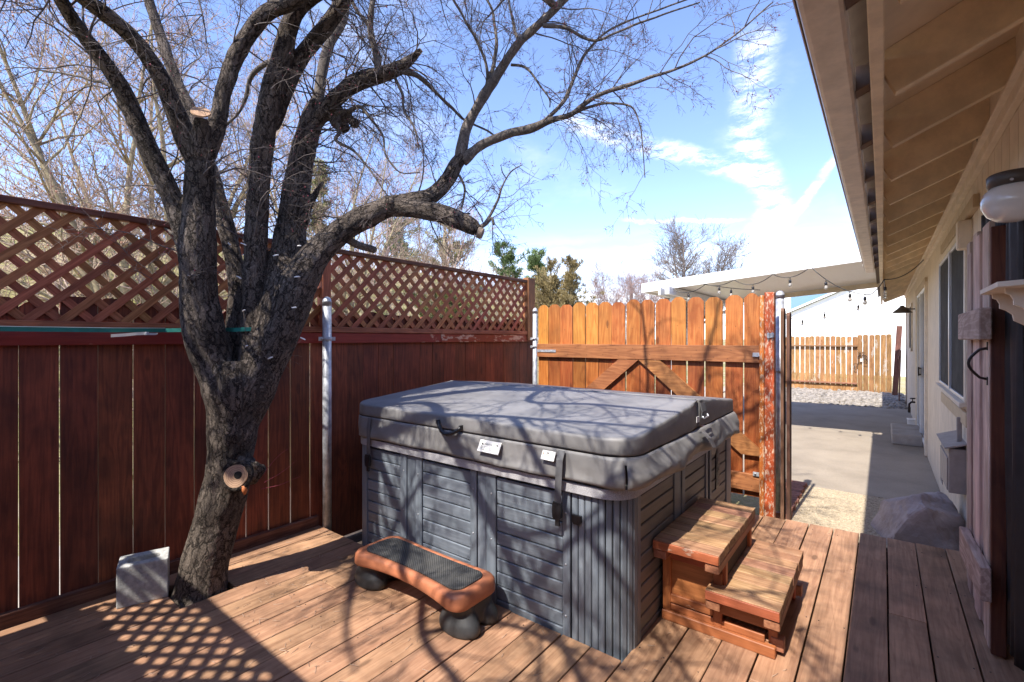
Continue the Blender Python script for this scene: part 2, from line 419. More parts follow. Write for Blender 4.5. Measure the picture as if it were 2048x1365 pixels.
M_PINKTWIG = plain('pinkish_twig', (0.38, 0.27, 0.245), 0.85, noise_amt=0.35)
M_GREYTWIG = plain('grey_twig', (0.23, 0.185, 0.155), 0.85, noise_amt=0.35)
M_PINE = plain('pine_needles', (0.105, 0.155, 0.045), 0.75, noise_amt=0.5, nscale=4.0)
M_PINEY = plain('yellow_green_needles', (0.19, 0.19, 0.055), 0.75, noise_amt=0.5, nscale=4.0)
M_JUNI = plain('olive_brown_juniper', (0.25, 0.190, 0.075), 0.8, noise_amt=0.5, nscale=5.0)
M_GRASS = plain('lawn_blades', (0.22, 0.23, 0.07), 0.8, noise_amt=0.4, nscale=3.0)

def make_lawn():
    m, nt, b = new_mat('dry_lawn')
    v, vr, rn = coords(nt, False)
    n = node(nt, 'ShaderNodeTexNoise', Vector=v, Scale=0.9, Detail=6.0, Roughness=0.7)
    f = node(nt, 'ShaderNodeTexNoise', Vector=v, Scale=38.0, Detail=4.0, Roughness=0.7)
    c = ramp(nt, n.outputs[0], [(0.34, (0.20, 0.21, 0.055)), (0.5, (0.33, 0.29, 0.13)), (0.62, (0.42, 0.34, 0.22))])
    c = mixc(nt, 1.0, c, ramp(nt, f.outputs[0], [(0.3, (0.6,) * 3), (0.7, (1.25,) * 3)]), 'MULTIPLY')
    setb(nt, b, Base__Color=c, Roughness=0.95)
    bump(nt, b, f.outputs[0], 0.6, 0.03)
    return m
M_LAWN = make_lawn()

def make_patio():
    m, nt, b = new_mat('stained_patio_concrete')
    v, vr, rn = coords(nt, False)
    n = node(nt, 'ShaderNodeTexNoise', Vector=v, Scale=1.3, Detail=8.0, Roughness=0.65)
    f = node(nt, 'ShaderNodeTexNoise', Vector=v, Scale=55.0, Detail=4.0, Roughness=0.7)
    c = ramp(nt, n.outputs[0], [(0.28, (0.22, 0.183, 0.14)), (0.5, (0.30, 0.252, 0.195)), (0.7, (0.35, 0.295, 0.228))])
    c = mixc(nt, 1.0, c, ramp(nt, f.outputs[0], [(0.3, (0.88,) * 3), (0.7, (1.06,) * 3)]), 'MULTIPLY')
    # oily stain near the gravel, and scattered old spots
    dd = vmath(nt, 'MULTIPLY', vmath(nt, 'SUBTRACT', v, (0.03, 6.72, -0.17)).outputs[0], (2.6, 5.5, 1)).outputs[0]
    ln = vmath(nt, 'LENGTH', dd).outputs['Value']
    st = smooth(nt, math_(nt, 'ADD', ln, math_(nt, 'MULTIPLY', n.outputs[0], 0.8)), 1.05, 0.75)
    st = math_(nt, 'MULTIPLY', st, smooth(nt, f.outputs[0], 0.35, 0.6))
    c = mixc(nt, math_(nt, 'MULTIPLY', st, 0.8), c, (0.09, 0.06, 0.05))
    vo = node(nt, 'ShaderNodeTexVoronoi', Vector=v, Scale=2.1)
    c = mixc(nt, smooth(nt, vo.outputs['Distance'], 0.10, 0.04, 0.0, 0.5), c, (0.16, 0.12, 0.10))
    setb(nt, b, Base__Color=c, Roughness=0.85)
    bump(nt, b, f.outputs[0], 0.12, 0.004)
    return m
M_PATIO = make_patio()

def make_mat_rubber():
    m, nt, b = new_mat('ribbed_rubber_mat')
    v, vr, rn = coords(nt, False)
    w = nt.nodes.new('ShaderNodeTexWave'); w.bands_direction = 'DIAGONAL'
    nt.links.new(vmath(nt, 'MULTIPLY', v, (1.0, 1.0, 0.0)).outputs[0], w.inputs['Vector'])
    w.inputs['Scale'].default_value = 42.0
    n = node(nt, 'ShaderNodeTexNoise', Vector=v, Scale=9.0, Detail=6.0)
    c = ramp(nt, n.outputs[0], [(0.35, (0.035, 0.036, 0.038)), (0.7, (0.085, 0.083, 0.078))])
    c = mixc(nt, 1.0, c, ramp(nt, w.outputs[0], [(0.2, (0.55,) * 3), (0.8, (1.35,) * 3)]), 'MULTIPLY')
    setb(nt, b, Base__Color=c, Roughness=0.6)
    bump(nt, b, w.outputs[0], 0.6, 0.003)
    return m
M_RUBBER = make_mat_rubber()

def make_cutwood():
    m, nt, b = new_mat('fresh_cut_wood')
    v, vr, rn = coords(nt, False)
    n = node(nt, 'ShaderNodeTexNoise', Vector=v, Scale=30.0, Detail=4.0)
    ln = vmath(nt, 'LENGTH', vmath(nt, 'MULTIPLY', v, (1, 1, 1)).outputs[0]).outputs['Value']
    ring = math_(nt, 'SINE', math_(nt, 'ADD', math_(nt, 'MULTIPLY', ln, 620.0), math_(nt, 'MULTIPLY', n.outputs[0], 9.0)))
    c = mixc(nt, smooth(nt, ring, -0.8, 1.0), (0.36, 0.215, 0.13), (0.50, 0.325, 0.21))
    c = mixc(nt, smooth(nt, n.outputs[0], 0.5, 0.72, 0.0, 0.5), c, (0.20, 0.11, 0.07))
    setb(nt, b, Base__Color=c, Roughness=0.85)
    return m
M_CUT = make_cutwood()
M_CUTG = plain('aged_cut_wood', (0.26, 0.20, 0.15), 0.9, noise_amt=0.4, nscale=40)
M_ORWOOD = plain('orange_inner_wood', (0.50, 0.16, 0.05), 0.7, noise_amt=0.2)

def make_ceiling():
    m, nt, b = new_mat('ribbed_aluminium_ceiling')
    v, vr, rn = coords(nt, False)
    n = node(nt, 'ShaderNodeTexNoise', Vector=vmath(nt, 'MULTIPLY', v, (1.5, 30, 1)).outputs[0], Scale=1.0, Detail=5.0, Roughness=0.7)
    c = mixc(nt, smooth(nt, n.outputs[0], 0.35, 0.65), (0.62, 0.60, 0.56), (0.78, 0.77, 0.74))
    setb(nt, b, Base__Color=c, Roughness=0.35)
    return m
M_CEIL = make_ceiling()

# ------------------------------------------------------------------ mesh helpers
class MB:
    """collects verts and faces; build() links them as one mesh object"""
    def __init__(self):
        self.v = []; self.f = []; self.s = []
    def add(self, verts, faces, smooth=False):
        o = len(self.v)
        self.v.extend([tuple(p) for p in verts])
        for f in faces:
            self.f.append(tuple(i + o for i in f)); self.s.append(smooth)
        return self
    def box(self, c, s, rot=None):
        hx, hy, hz = s[0] / 2, s[1] / 2, s[2] / 2
        vs = [Vector((x, y, z)) for x in (-hx, hx) for y in (-hy, hy) for z in (-hz, hz)]
        if rot is not None:
            vs = [rot @ p for p in vs]
        c = Vector(c)
        return self.add([p + c for p in vs], [(0, 1, 3, 2), (4, 6, 7, 5), (0, 4, 5, 1), (2, 3, 7, 6), (0, 2, 6, 4), (1, 5, 7, 3)])
    def tube(self, pts, rad, n=8, cap=True, smooth=True):
        pts = [Vector(p) for p in pts]
        if not isinstance(rad, (list, tuple)):
            rad = [rad] * len(pts)
        vs = []; fs = []
        t = (pts[1] - pts[0]).normalized()
        a = t.orthogonal().normalized()
        for i, p in enumerate(pts):
            if i == 0: tt = pts[1] - pts[0]
            elif i == len(pts) - 1: tt = pts[-1] - pts[-2]
            else: tt = pts[i + 1] - pts[i - 1]
            if tt.length < 1e-9: tt = t
            tt = tt.normalized()
            a = (a - tt * a.dot(tt))
            a = a.normalized() if a.length > 1e-6 else tt.orthogonal().normalized()
            bb = tt.cross(a)
            for k in range(n):
                an = 2 * math.pi * k / n
                vs.append(p + (a * math.cos(an) + bb * math.sin(an)) * rad[i])
        for i in range(len(pts) - 1):
            for k in range(n):
                k2 = (k + 1) % n
                fs.append((i * n + k, i * n + k2, (i + 1) * n + k2, (i + 1) * n + k))
        self.add(vs, fs, smooth)
        if cap:
            m = len(self.v) - len(vs)
            self.f.append(tuple(m + k for k in reversed(range(n)))); self.s.append(False)
            self.f.append(tuple(m + (len(pts) - 1) * n + k for k in range(n))); self.s.append(False)
        return self
    def prism(self, outline, axis, a, b):
        """2D outline extruded along axis from a to b; outline coords are the two other axes in order"""
        def P(u, w, t):
            return {'x': (t, u, w), 'y': (u, t, w), 'z': (u, w, t)}[axis]
        n = len(outline)
        vs = [P(u, w, a) for u, w in outline] + [P(u, w, b) for u, w in outline]
        fs = [(i, (i + 1) % n, n + (i + 1) % n, n + i) for i in range(n)]
        fs += [tuple(reversed(range(n))), tuple(range(n, 2 * n))]
        return self.add(vs, fs)
    def lathe(self, prof, c=(0, 0, 0), n=24, sx=1.0, sy=1.0, smooth=True):
        vs = []; fs = []
        for r, z in prof:
            for k in range(n):
                an = 2 * math.pi * k / n
                vs.append((c[0] + r * sx * math.cos(an), c[1] + r * sy * math.sin(an), c[2] + z))
        for i in range(len(prof) - 1):
            for k in range(n):
                k2 = (k + 1) % n
                fs.append((i * n + k, i * n + k2, (i + 1) * n + k2, (i + 1) * n + k))
        fs.append(tuple(reversed(range(n))))
        fs.append(tuple((len(prof) - 1) * n + k for k in range(n)))
        return self.add(vs, fs, smooth)
    def mesh(self, name, mat):
        me = bpy.data.meshes.new(name)
        me.from_pydata(self.v, [], self.f)
        me.polygons.foreach_set('use_smooth', self.s)
        if mat: me.materials.append(mat)
        me.update()
        bm = bmesh.new(); bm.from_mesh(me)
        if len(bm.faces) < 60000:
            bmesh.ops.recalc_face_normals(bm, faces=bm.faces)
        bm.to_mesh(me); bm.free()
        return me
    def build(self, name, mat, parent=None, **kw):
        return link(name, self.mesh(name, mat), parent, **kw)

def tag(o, label=None, cat=None, group=None, kind=None):
    if label: o['label'] = label
    if cat: o['category'] = cat
    if group: o['group'] = group
    if kind: o['kind'] = kind
    return o

def link(name, mesh, parent=None, loc=(0, 0, 0), rot=None, kind=None):
    o = bpy.data.objects.new(name, mesh)
    COL.objects.link(o)
    o.location = loc
    if rot is not None:
        o.rotation_euler = rot
    if parent is not None:
        adopt(o, parent)
    if kind: o['kind'] = kind
    return o

def adopt(o, parent):
    o.parent = parent
    base = Vector((0, 0, 0)); p = parent
    while p is not None:
        base += Vector(p.location); p = p.parent
    # parents are never rotated: children keep world coordinates
    o.matrix_parent_inverse = Matrix.Translation(-world_loc(parent))

def world_loc(o):
    if o.parent is None:
        return Vector(o.location)
    return world_loc(o.parent) + Vector(o.location) + o.matrix_parent_inverse.translation

def thing(name, label, cat, loc=(0, 0, 0), group=None):
    o = bpy.data.objects.new(name, None)
    COL.objects.link(o)
    o.location = loc
    o.empty_display_size = 0.1
    return tag(o, label, cat, group)

_cache = {}
def boxmesh(sx, sy, sz, mat, bev=0.003):
    key = (round(sx, 4), round(sy, 4), round(sz, 4), mat.name, bev)
    if key not in _cache:
        bm = bmesh.new()
        bmesh.ops.create_cube(bm, size=1.0)
        for v in bm.verts:
            v.co = (v.co.x * sx, v.co.y * sy, v.co.z * sz)
        if bev:
            bmesh.ops.bevel(bm, geom=bm.edges[:], offset=min(bev, min(sx, sy, sz) * 0.3), segments=1, affect='EDGES')
        me = bpy.data.meshes.new('piece')
        bm.to_mesh(me); bm.free()
        me.materials.append(mat)
        _cache[key] = me
    return _cache[key]

def box(name, c, s, mat, parent=None, bev=0.003, rot=None, kind=None):
    return link(name, boxmesh(*s, mat, bev), parent, loc=c, rot=rot, kind=kind)

def picket_mesh(w, h, t, mat, face, ear=0.035, key=None):
    """dog eared board, origin at bottom centre; face = axis of the thickness"""
    k = ('p', round(w, 3), round(h, 3), t, mat.name, face, ear)
    if k not in _cache:
        m = MB()
        ol = [(-w / 2, 0), (w / 2, 0), (w / 2, h - ear), (w / 2 - ear * 0.72, h - ear * 0.25), (w / 2 - ear * 1.15, h), (-w / 2 + ear * 1.15, h), (-w / 2 + ear * 0.72, h - ear * 0.25), (-w / 2, h - ear)]
        m.prism(ol, face, -t / 2, t / 2)
        _cache[k] = m.mesh('picket', mat)
    return _cache[k]

def ico(bm_r, sub=2):
    bm = bmesh.new()
    bmesh.ops.create_icosphere(bm, subdivisions=sub, radius=bm_r)
    vs = [v.co.copy() for v in bm.verts]; fs = [tuple(v.index for v in f.verts) for f in bm.faces]
    bm.free()
    return vs, fs

# ------------------------------------------------------------------ setting
g = MB()
nx = 60
xs = [-260, -160, -100, -60, -40, -30, -24, -20, -18, -16.5, -15, -14, -13, -12, -11, -10, -9, -8, -7, -6.2, -5.4, -4.6, -3.7, -2, 0, 4, 20, 60, 260]
ys = [-120, -60, -20, -8, -4, -2, 0, 1, 2, 3, 4, 5, 6, 7, 8, 9, 10, 11, 12, 13, 14, 16, 18, 20, 23, 26, 30, 36, 44, 60, 100, 300]
def ground_z(x, y):
    if x > -6.5: return -0.22
    t = min(1.0, max(0.0, (-7.2 - x) / 7.0))
    t = t * t * (3 - 2 * t)
    far = min(1.0, max(0.0, (31 - y) / 15.0))
    h = 4.1 * (0.32 + 0.68 * far)
    return -0.22 + t * h + t * 0.5 * mnoise.noise(Vector((x * 0.21, y * 0.21, 0.0)))
vs = [(x, y, ground_z(x, y)) for y in ys for x in xs]
fs = [(j * len(xs) + i, j * len(xs) + i + 1, (j + 1) * len(xs) + i + 1, (j + 1) * len(xs) + i) for j in range(len(ys) - 1) for i in range(len(xs) - 1)]
g.add(vs, fs, True)
g.build('ground', M_LAWN, kind='structure')
box('soil', (-1.55, 1.9, -0.235), (4.3, 5.4, 0.06), M_DIRT, bev=0, kind='structure')
box('sidewalk', (-4.55, 4.0, -0.20), (1.25, 26, 0.10), M_CONC, kind='structure')
# patio slabs with real joints
patio = bpy.data.objects.new('patio', None); COL.objects.link(patio); patio['kind'] = 'structure'
for (x0, x1) in ((-5.2, -2.0), (-1.994, 0.50)):
    for (y0, y1) in ((6.33, 10.70), (10.706, 14.6)):
        box('slab', ((x0 + x1) / 2, (y0 + y1) / 2, -0.22), (x1 - x0, y1 - y0, 0.10), M_PATIO, patio, bev=0.004)

# gravel patch between deck and patio
box('gravel_bed', (-0.09, 5.35, -0.215), (1.24, 1.94, 0.09), M_GRAVB, bev=0, kind='structure')
def pebbles(name, n, area, z, r0, r1, mat, flat=0.6, seed=1, sub=1):
    rr = random.Random(seed); m = MB(); v0, f0 = ico(1.0, sub)
    for i in range(n):
        x, y = area(rr)
        r = r0 * (r1 / r0) ** rr.random()
        q = Euler((rr.uniform(-.4, .4), rr.uniform(-.4, .4), rr.uniform(0, 6.3))).to_matrix()
        sc = (r * rr.uniform(.8, 1.4), r * rr.uniform(.7, 1.1), r * flat * rr.uniform(.7, 1.2))
        m.add([q @ Vector((v.x * sc[0] * (1 + rr.uniform(-.15, .15)), v.y * sc[1], v.z * sc[2])) + Vector((x, y, z + r * flat * 0.4)) for v in v0], f0, sub > 1)
    me = m.mesh(name, mat)
    return link(name, me, kind='stuff')
pebbles('gravel', 5200, lambda r: (r.uniform(-0.70, 0.50), r.uniform(4.45, 6.32)), -0.172, 0.004, 0.012, M_GRAV, seed=3, sub=1)
box('rock_bed', (-1.9, 16.7, -0.24), (5.2, 4.3, 0.09), M_GRAVB, bev=0, kind='structure')
pebbles('river_rocks', 3000, lambda r: (r.uniform(-3.2, 0.45), 14.55 + 3.9 * r.random() ** 1.0), -0.19, 0.03, 0.085, M_RIVER, seed=5, flat=0.7)

# deck: every board a piece
deck = bpy.data.objects.new('deck', None); COL.objects.link(deck); deck['kind'] = 'structure'
P = 0.1635
def deck_board(k, y0, y1):
    w = P - 0.007
    x = 0.024 + P * (k + 0.5)
    me = boxmesh(w, round(y1 - y0, 3), 0.036, M_DECK, 0.0025)
    o = link('deck_board', me, deck, loc=(x + rng.uniform(-.001, .001), (y0 + y1) / 2, -0.018 + rng.uniform(-.0015, .0015)))
    o.rotation_euler = (0, rng.uniform(-.004, .004), rng.uniform(-.0006, .0006))
for k in range(-22, 3):
    x = 0.024 + P * (k + 0.5)
    spans = [(-0.62, 2.06 + rng.uniform(-.004, .004))] if x < -0.96 else [(-0.62, 4.50 + 0.085 * (x + 0.7) + rng.uniform(-.006, .006))]
    if -3.44 < x < -3.08:
        spans = [(-0.62, 0.95), (1.235, spans[0][1])]
    cut = {0: 3.32, -3: 2.3, -9: 1.15, -14: 0.62, -17: 1.6, -5: 0.9}.get(k)
    if cut:
        spans = [(spans[0][0], cut - 0.0015), (cut + 0.0015, spans[-1][1])] if len(spans) == 1 else spans
    for a, b in spans:
        deck_board(k, a, b)
for y in (-0.5, 0.1, 0.7, 1.52, 2.0):
    box('joist', (-2.25, y, -0.115), (2.62, 0.04, 0.14), M_JOIST, deck, bev=0)
for y in (-0.45, 0.5, 1.3, 2.2, 3.0, 3.8, 4.4):
    box('joist', (-0.25, y, -0.115), (1.35, 0.04, 0.14), M_JOIST, deck, bev=0)
box('rim_joist', (-0.2, 4.42, -0.12), (1.25, 0.036, 0.16), M_JOIST, deck, bev=0, rot=(0, 0, 0.083))
sm = MB()
rs = random.Random(11)
for k in range(-22, 3):
    x = 0.024 + P * (k + 0.5)
    for y in (0.1, 0.7, 1.4, 2.0, 2.2, 3.0, 3.8, 4.4):
        if (x < -0.96 and y > 2.05) or (-3.44 < x < -3.08 and .9 < y < 1.4): continue
        for sx in (-.055, .055):
            if rs.random() < .8:
                sm.lathe([(0.0036, 0), (0.0036, 0.0016)], (x + sx + rs.uniform(-.01, .01), y + rs.uniform(-.012, .012), -0.0008), 8)
sm.build('screws', M_IRON, deck, kind='stuff')
# dry needles and twigs lying on the boards
lit = MB()
for i in range(420):
    x, y = rs.uniform(-3.5, -0.3), rs.uniform(0.3, 2.6)
    if x < -0.9 and y > 2.0: y = rs.uniform(0.6, 2.0)
    if i % 3 == 0: x, y = rs.gauss(-2.9, .45), rs.gauss(1.3, .35)
    if not (-3.5 < x < -.3 and y < (2.0 if x < -.9 else 3)): continue
    a = rs.uniform(0, 6.3); l = rs.uniform(0.01, 0.055)
    lit.tube([(x, y, 0.003), (x + l * math.cos(a), y + l * math.sin(a), 0.004)], 0.0011, 3)
tag(lit.build('leaf_litter', M_BGTWIG), kind='stuff')

# ------------------------------------------------------------------ left fence with lattice
def lattice_panel(parent, axis, u0, u1, z0, z1, x, stuff=False, pitch=0.138, phase=0.046, w=0.041, t=0.007):
    """45 degree slats between u0..u1, z0..z1 in the plane at x (axis is the running direction)"""
    h = z1 - z0
    joined = MB()
    for layer, sgn in ((0, 1), (1, -1)):
        c = u0 - h - pitch + phase
        while c < u1 + h + pitch:
            # the slat's centre line is u = c + sgn*(z - z0)
            za, zb = z0, z1
            pts = []
            ua, ub = c, c + sgn * h
            lo, hi = z0, z1
            if sgn > 0:
                lo = max(lo, z0 + (u0 - c)); hi = min(hi, z0 + (u1 - c))
            else:
                lo = max(lo, z0 + (c - u1)); hi = min(hi, z0 + (c - u0))
            if hi - lo > 0.03:
                L = (hi - lo) * math.sqrt(2) + w * 0.6
                zc = (lo + hi) / 2; uc = c + sgn * (zc - z0)
                off = (0.5 - layer) * t * 1.05
                L = round(L * 40) / 40
                if axis == 'y':
                    loc = (x + off, uc, zc); rot = (-sgn * R(45), 0, 0); size = (t, w, L)
                else:
                    loc = (uc, x + off, zc); rot = (0, sgn * R(45), 0); size = (w, t, L)
                if stuff:
                    joined.box(loc, size, Euler(rot).to_matrix())
                else:
                    link('lattice_slat', boxmesh(*size, M_LATT, 0.0), parent, loc=loc, rot=(rot[0] + rng.uniform(-.006, .006), rot[1], rot[2]))
            c += pitch
    if stuff:
        joined.build('lattice_slats', M_LATT, parent, kind='stuff')

FX = -3.6
fence = thing('lattice_fence', 'long dark red board fence with brown diamond lattice on top, left of the tree', 'fence', (FX, 2.0, 0))
k = 0
y = 0.377 - 0.1635 * 6
widths = [.150, .152, .147, .155, .150, .149, .156, .157]
bi = 0
while y < 5.0:
    gap = [0.006, .012, 0.006, 0.014, 0.004, 0.003, 0.008, 0.004, 0.003, .005, .006, .005][bi % 12]
    if y > 2.2: gap = 0.003 if bi % 4 else 0.006
    w = 0.1635 - gap
    h = 1.72 + rng.uniform(-.03, .02)
    h = round(h * 50) / 50
    o = link('fence_board', picket_mesh(round(w, 3), h + 0.18, 0.018, M_RED, 'x', 0.03), fence, loc=(FX - 0.028, y + 0.1635 / 2, -0.18))
    o.rotation_euler = (rng.uniform(-.002, .002), 0, 0)
    y += 0.1635; bi += 1
box('mid_rail', (FX, 0.735, 1.507), (0.036, 2.71, 0.086), M_RAIL, fence)
box('mid_rail', (FX, 2.75, 1.507), (0.036, 1.31, 0.086), M_RAIL, fence)
tag(box('mid_rail', (FX, 4.205, 1.507), (0.036, 1.59, 0.086), M_RAILP, fence), 'red rail with tan bare patches where the paint has peeled')
box('bottom_rail', (FX + 0.0, 0.72, 0.03), (0.036, 2.68, 0.085), M_CAP, fence)
box('lattice_sill', (FX, 2.16, 1.575), (0.058, 5.60, 0.045), M_LATTF, fence)
box('cap_rail', (FX, 0.72, 2.225), (0.062, 2.76, 0.036), M_CAP, fence)
box('cap_rail', (FX, 3.58, 2.232), (0.062, 2.94, 0.036), M_CAP, fence)
box('lattice_post', (FX, 2.118, 1.90), (0.085, 0.075, 0.61), M_LATTP, fence)
box('lattice_post', (FX, 4.975, 1.88), (0.085, 0.150, 0.80), M_LATTP, fence)
box('lattice_post', (FX, -0.60, 1.90), (0.085, 0.085, 0.61), M_LATTP, fence)
lattice_panel(fence, 'y', -0.55, 2.08, 1.598, 2.207, FX)
lattice_panel(fence, 'y', 2.157, 4.895, 1.598, 2.214, FX, phase=0.02)
# rear run of the same fence, behind the camera (its lattice throws the diamond shadow)
RY = -0.60
rear = thing('lattice_fence', 'matching dark red lattice topped fence behind the viewer, closing the deck', 'fence', (-1.7, RY, 0))
m = MB(); x = FX + 0.06
while x < 0.42:
    m.box((x + .08, RY - .028, .78), (.1625, .018, 1.9)); x += .1635
m.build('fence_boards', M_RED, rear, kind='stuff')
box('mid_rail', (-1.6, RY, 1.507), (4.0, 0.036, 0.086), M_RED, rear)
box('lattice_sill', (-1.6, RY, 1.575), (4.0, 0.058, 0.045), M_GATER, rear)
box('cap_rail', (-1.6, RY, 2.225), (4.0, 0.062, 0.036), M_GATER, rear)
lattice_panel(rear, 'x', -3.52, 0.42, 1.598, 2.207, RY, stuff=True)

# galvanised posts
def pole(x, y, z1, r, label, clamps, capr=1.06):
    p = thing('metal_post', label, 'post', (x, y, -0.1), 'galvanised fence posts')
    MB().tube([(x, y, -0.1), (x, y, z1 - 0.03)], r, 20).build('tube', M_GALV, p)
    MB().lathe([(r * capr, -0.035), (r * capr, -0.006), (r * 1.12, -0.004), (r * 1.0, 0.004), (r * .9, 0.018), (r * .6, 0.032), (r * .2, .038)], (x, y, z1 - .036), 20).build('post_cap', M_GALV, p)
    for cz, d in clamps:
        m = MB().lathe([(r * 1.08, -.014), (r * 1.14, -.012), (r * 1.14, .012), (r * 1.08, .014)], (x, y, cz), 20)
        if d == 'y':
            m.box((x - .004, y + r + .018, cz), (.006, .045, .03)); m.box((x - .004, y - r - .015, cz), (.006, .04, .03))
        else:
            m.box((x + r + .02, y, cz), (.05, .007, .03)); m.box((x - r - .02, y, cz), (.05, .007, .03))
        m.tube([(x - .03, y - r - .014, cz), (x + .016, y - r - .014, cz)], .006, 6)
        m.build('clamp', M_GALV, p)
    return p
pole(-3.51, 2.09, 1.835, 0.034, 'tall galvanised post with domed cap against the lattice fence behind the tree', [(1.50, 'y')])
pole(-3.475, 4.93, 1.89, 0.030, 'galvanised hinge post in the corner where the gate meets the lattice fence', [(1.50, 'x'), (1.40, 'x')])
pole(-0.752, 5.02, 1.945, 0.036, 'galvanised post rising behind the peeling red gate post', [(1.2, 'y')])

# ------------------------------------------------------------------ gate
GY = 4.92
gate = thing('wooden_gate', 'orange dog eared picket gate with diagonal braces behind the hot tub', 'gate', (-2.15, GY, 0))
edges = [-3.412, -3.258, -3.089, -2.907, -2.741, -2.573, -2.407, -2.237, -2.076, -1.912, -1.734, -1.569, -1.394, -1.215, -1.042, -0.895]
for i in range(15):
    w = round(edges[i + 1] - edges[i] - (0.008 if i < 9 else 0.017), 3)
    top = 1.915 + [0, .0, -.005, .01, 0, .005, -.005, .01, .0, .005, .012, .004, -.01, .0, .012][i]
    o = link('picket', picket_mesh(w, round(top, 2) - 0.02, 0.018, M_GATE, 'y', 0.045), gate, loc=((edges[i] + edges[i + 1]) / 2, GY, 0.02))
    o.rotation_euler = (0, rng.uniform(-.004, .004), 0)
box('top_rail', (-2.15, GY - .029, 1.356), (2.51, 0.038, 0.160), M_GATER, gate)
box('bottom_rail', (-2.15, GY - .029, 0.155), (2.51, 0.038, 0.160), M_GATER, gate)
for sgn in (-1, 1):
    a = R(40.2)
    x0, z0 = -2.074, 1.262
    # parallelogram brace: lower edge starts at the apex, upper edge .222 further out
    m = MB(); L = 1.02
    dx, dz = sgn * L, -L * math.tan(a)
    m.prism([(x0 + sgn * 0.002, z0 + .01), (x0 + sgn * .235, z0 + .01), (x0 + sgn * .235 + dx, z0 + .01 + dz), (x0 + dx, z0 + .01 + dz)], 'y', GY - .048, GY - .0105)
    o = m.build('brace', M_GATER, gate)
hm = MB()
for zc, x0 in ((1.352, -3.40),):
    hm.box((x0 + .14, GY - .052, zc), (.27, .006, .03))
    for q in (.05, .13, .22): hm.lathe([(.007, 0), (.004, .004)], (x0 + q, GY - .055, zc), 8)
hm.build('strap_hinge', M_GALV, gate)
MB().box((-.925, GY - .056, 1.352), (.055, .012, .038)).box((-.90, GY - .066, 1.35), (.02, .02, .02)).build('latch', M_GALV, gate)
MB().box((-.925, GY - .056, .245), (.05, .012, .036)).lathe([(.009, 0), (.006, .012)], (-.93, GY - .066, .245), 8).build('eye_bolt', M_GALV, gate)
nm = MB()
for i in range(15):
    for zc in (1.32, 1.40, .12, .19, 1.62):
        x = (edges[i] + edges[i + 1]) / 2 + rng.uniform(-.05, .05)
        nm.box((x, GY - (.0486 if zc != 1.62 else .0095), zc + rng.uniform(-.015, .015)), (.006, .002, .006))
nm.build('nail_heads', M_IRON, gate, kind='stuff')

post = thing('gate_post', 'weathered gate post with flaking red paint beside the wooden steps', 'post', (-.82, 4.80, -.2))
box('timber', (-.858, 4.80, .86), (.038, .09, 2.06), M_POST, post, bev=.005)
box('timber', (-.797, 4.795, .87), (.078, .09, 2.09), M_POST, post, bev=.006)
MB().box((-.785, 4.744, 1.53), (.055, .012, .04)).box((-.80, 4.737, 1.53), (.012, .02, .05)).box((-.77, 4.737, 1.535), (.012, .02, .045)).build('latch_catch', M_GALV, post)
ret = thing('picket_pair', 'two brown fence pickets seen edge on behind the red gate post', 'fence', (-.70, 5.02, -.2))
for x, zt in ((-.722, 1.78), (-.678, 1.74)):
    link('picket', picket_mesh(.12, round(zt + .2, 2), .026, M_BRN, 'x', .03), ret, loc=(x, 5.0 + (x + .7) * .4, -.2))

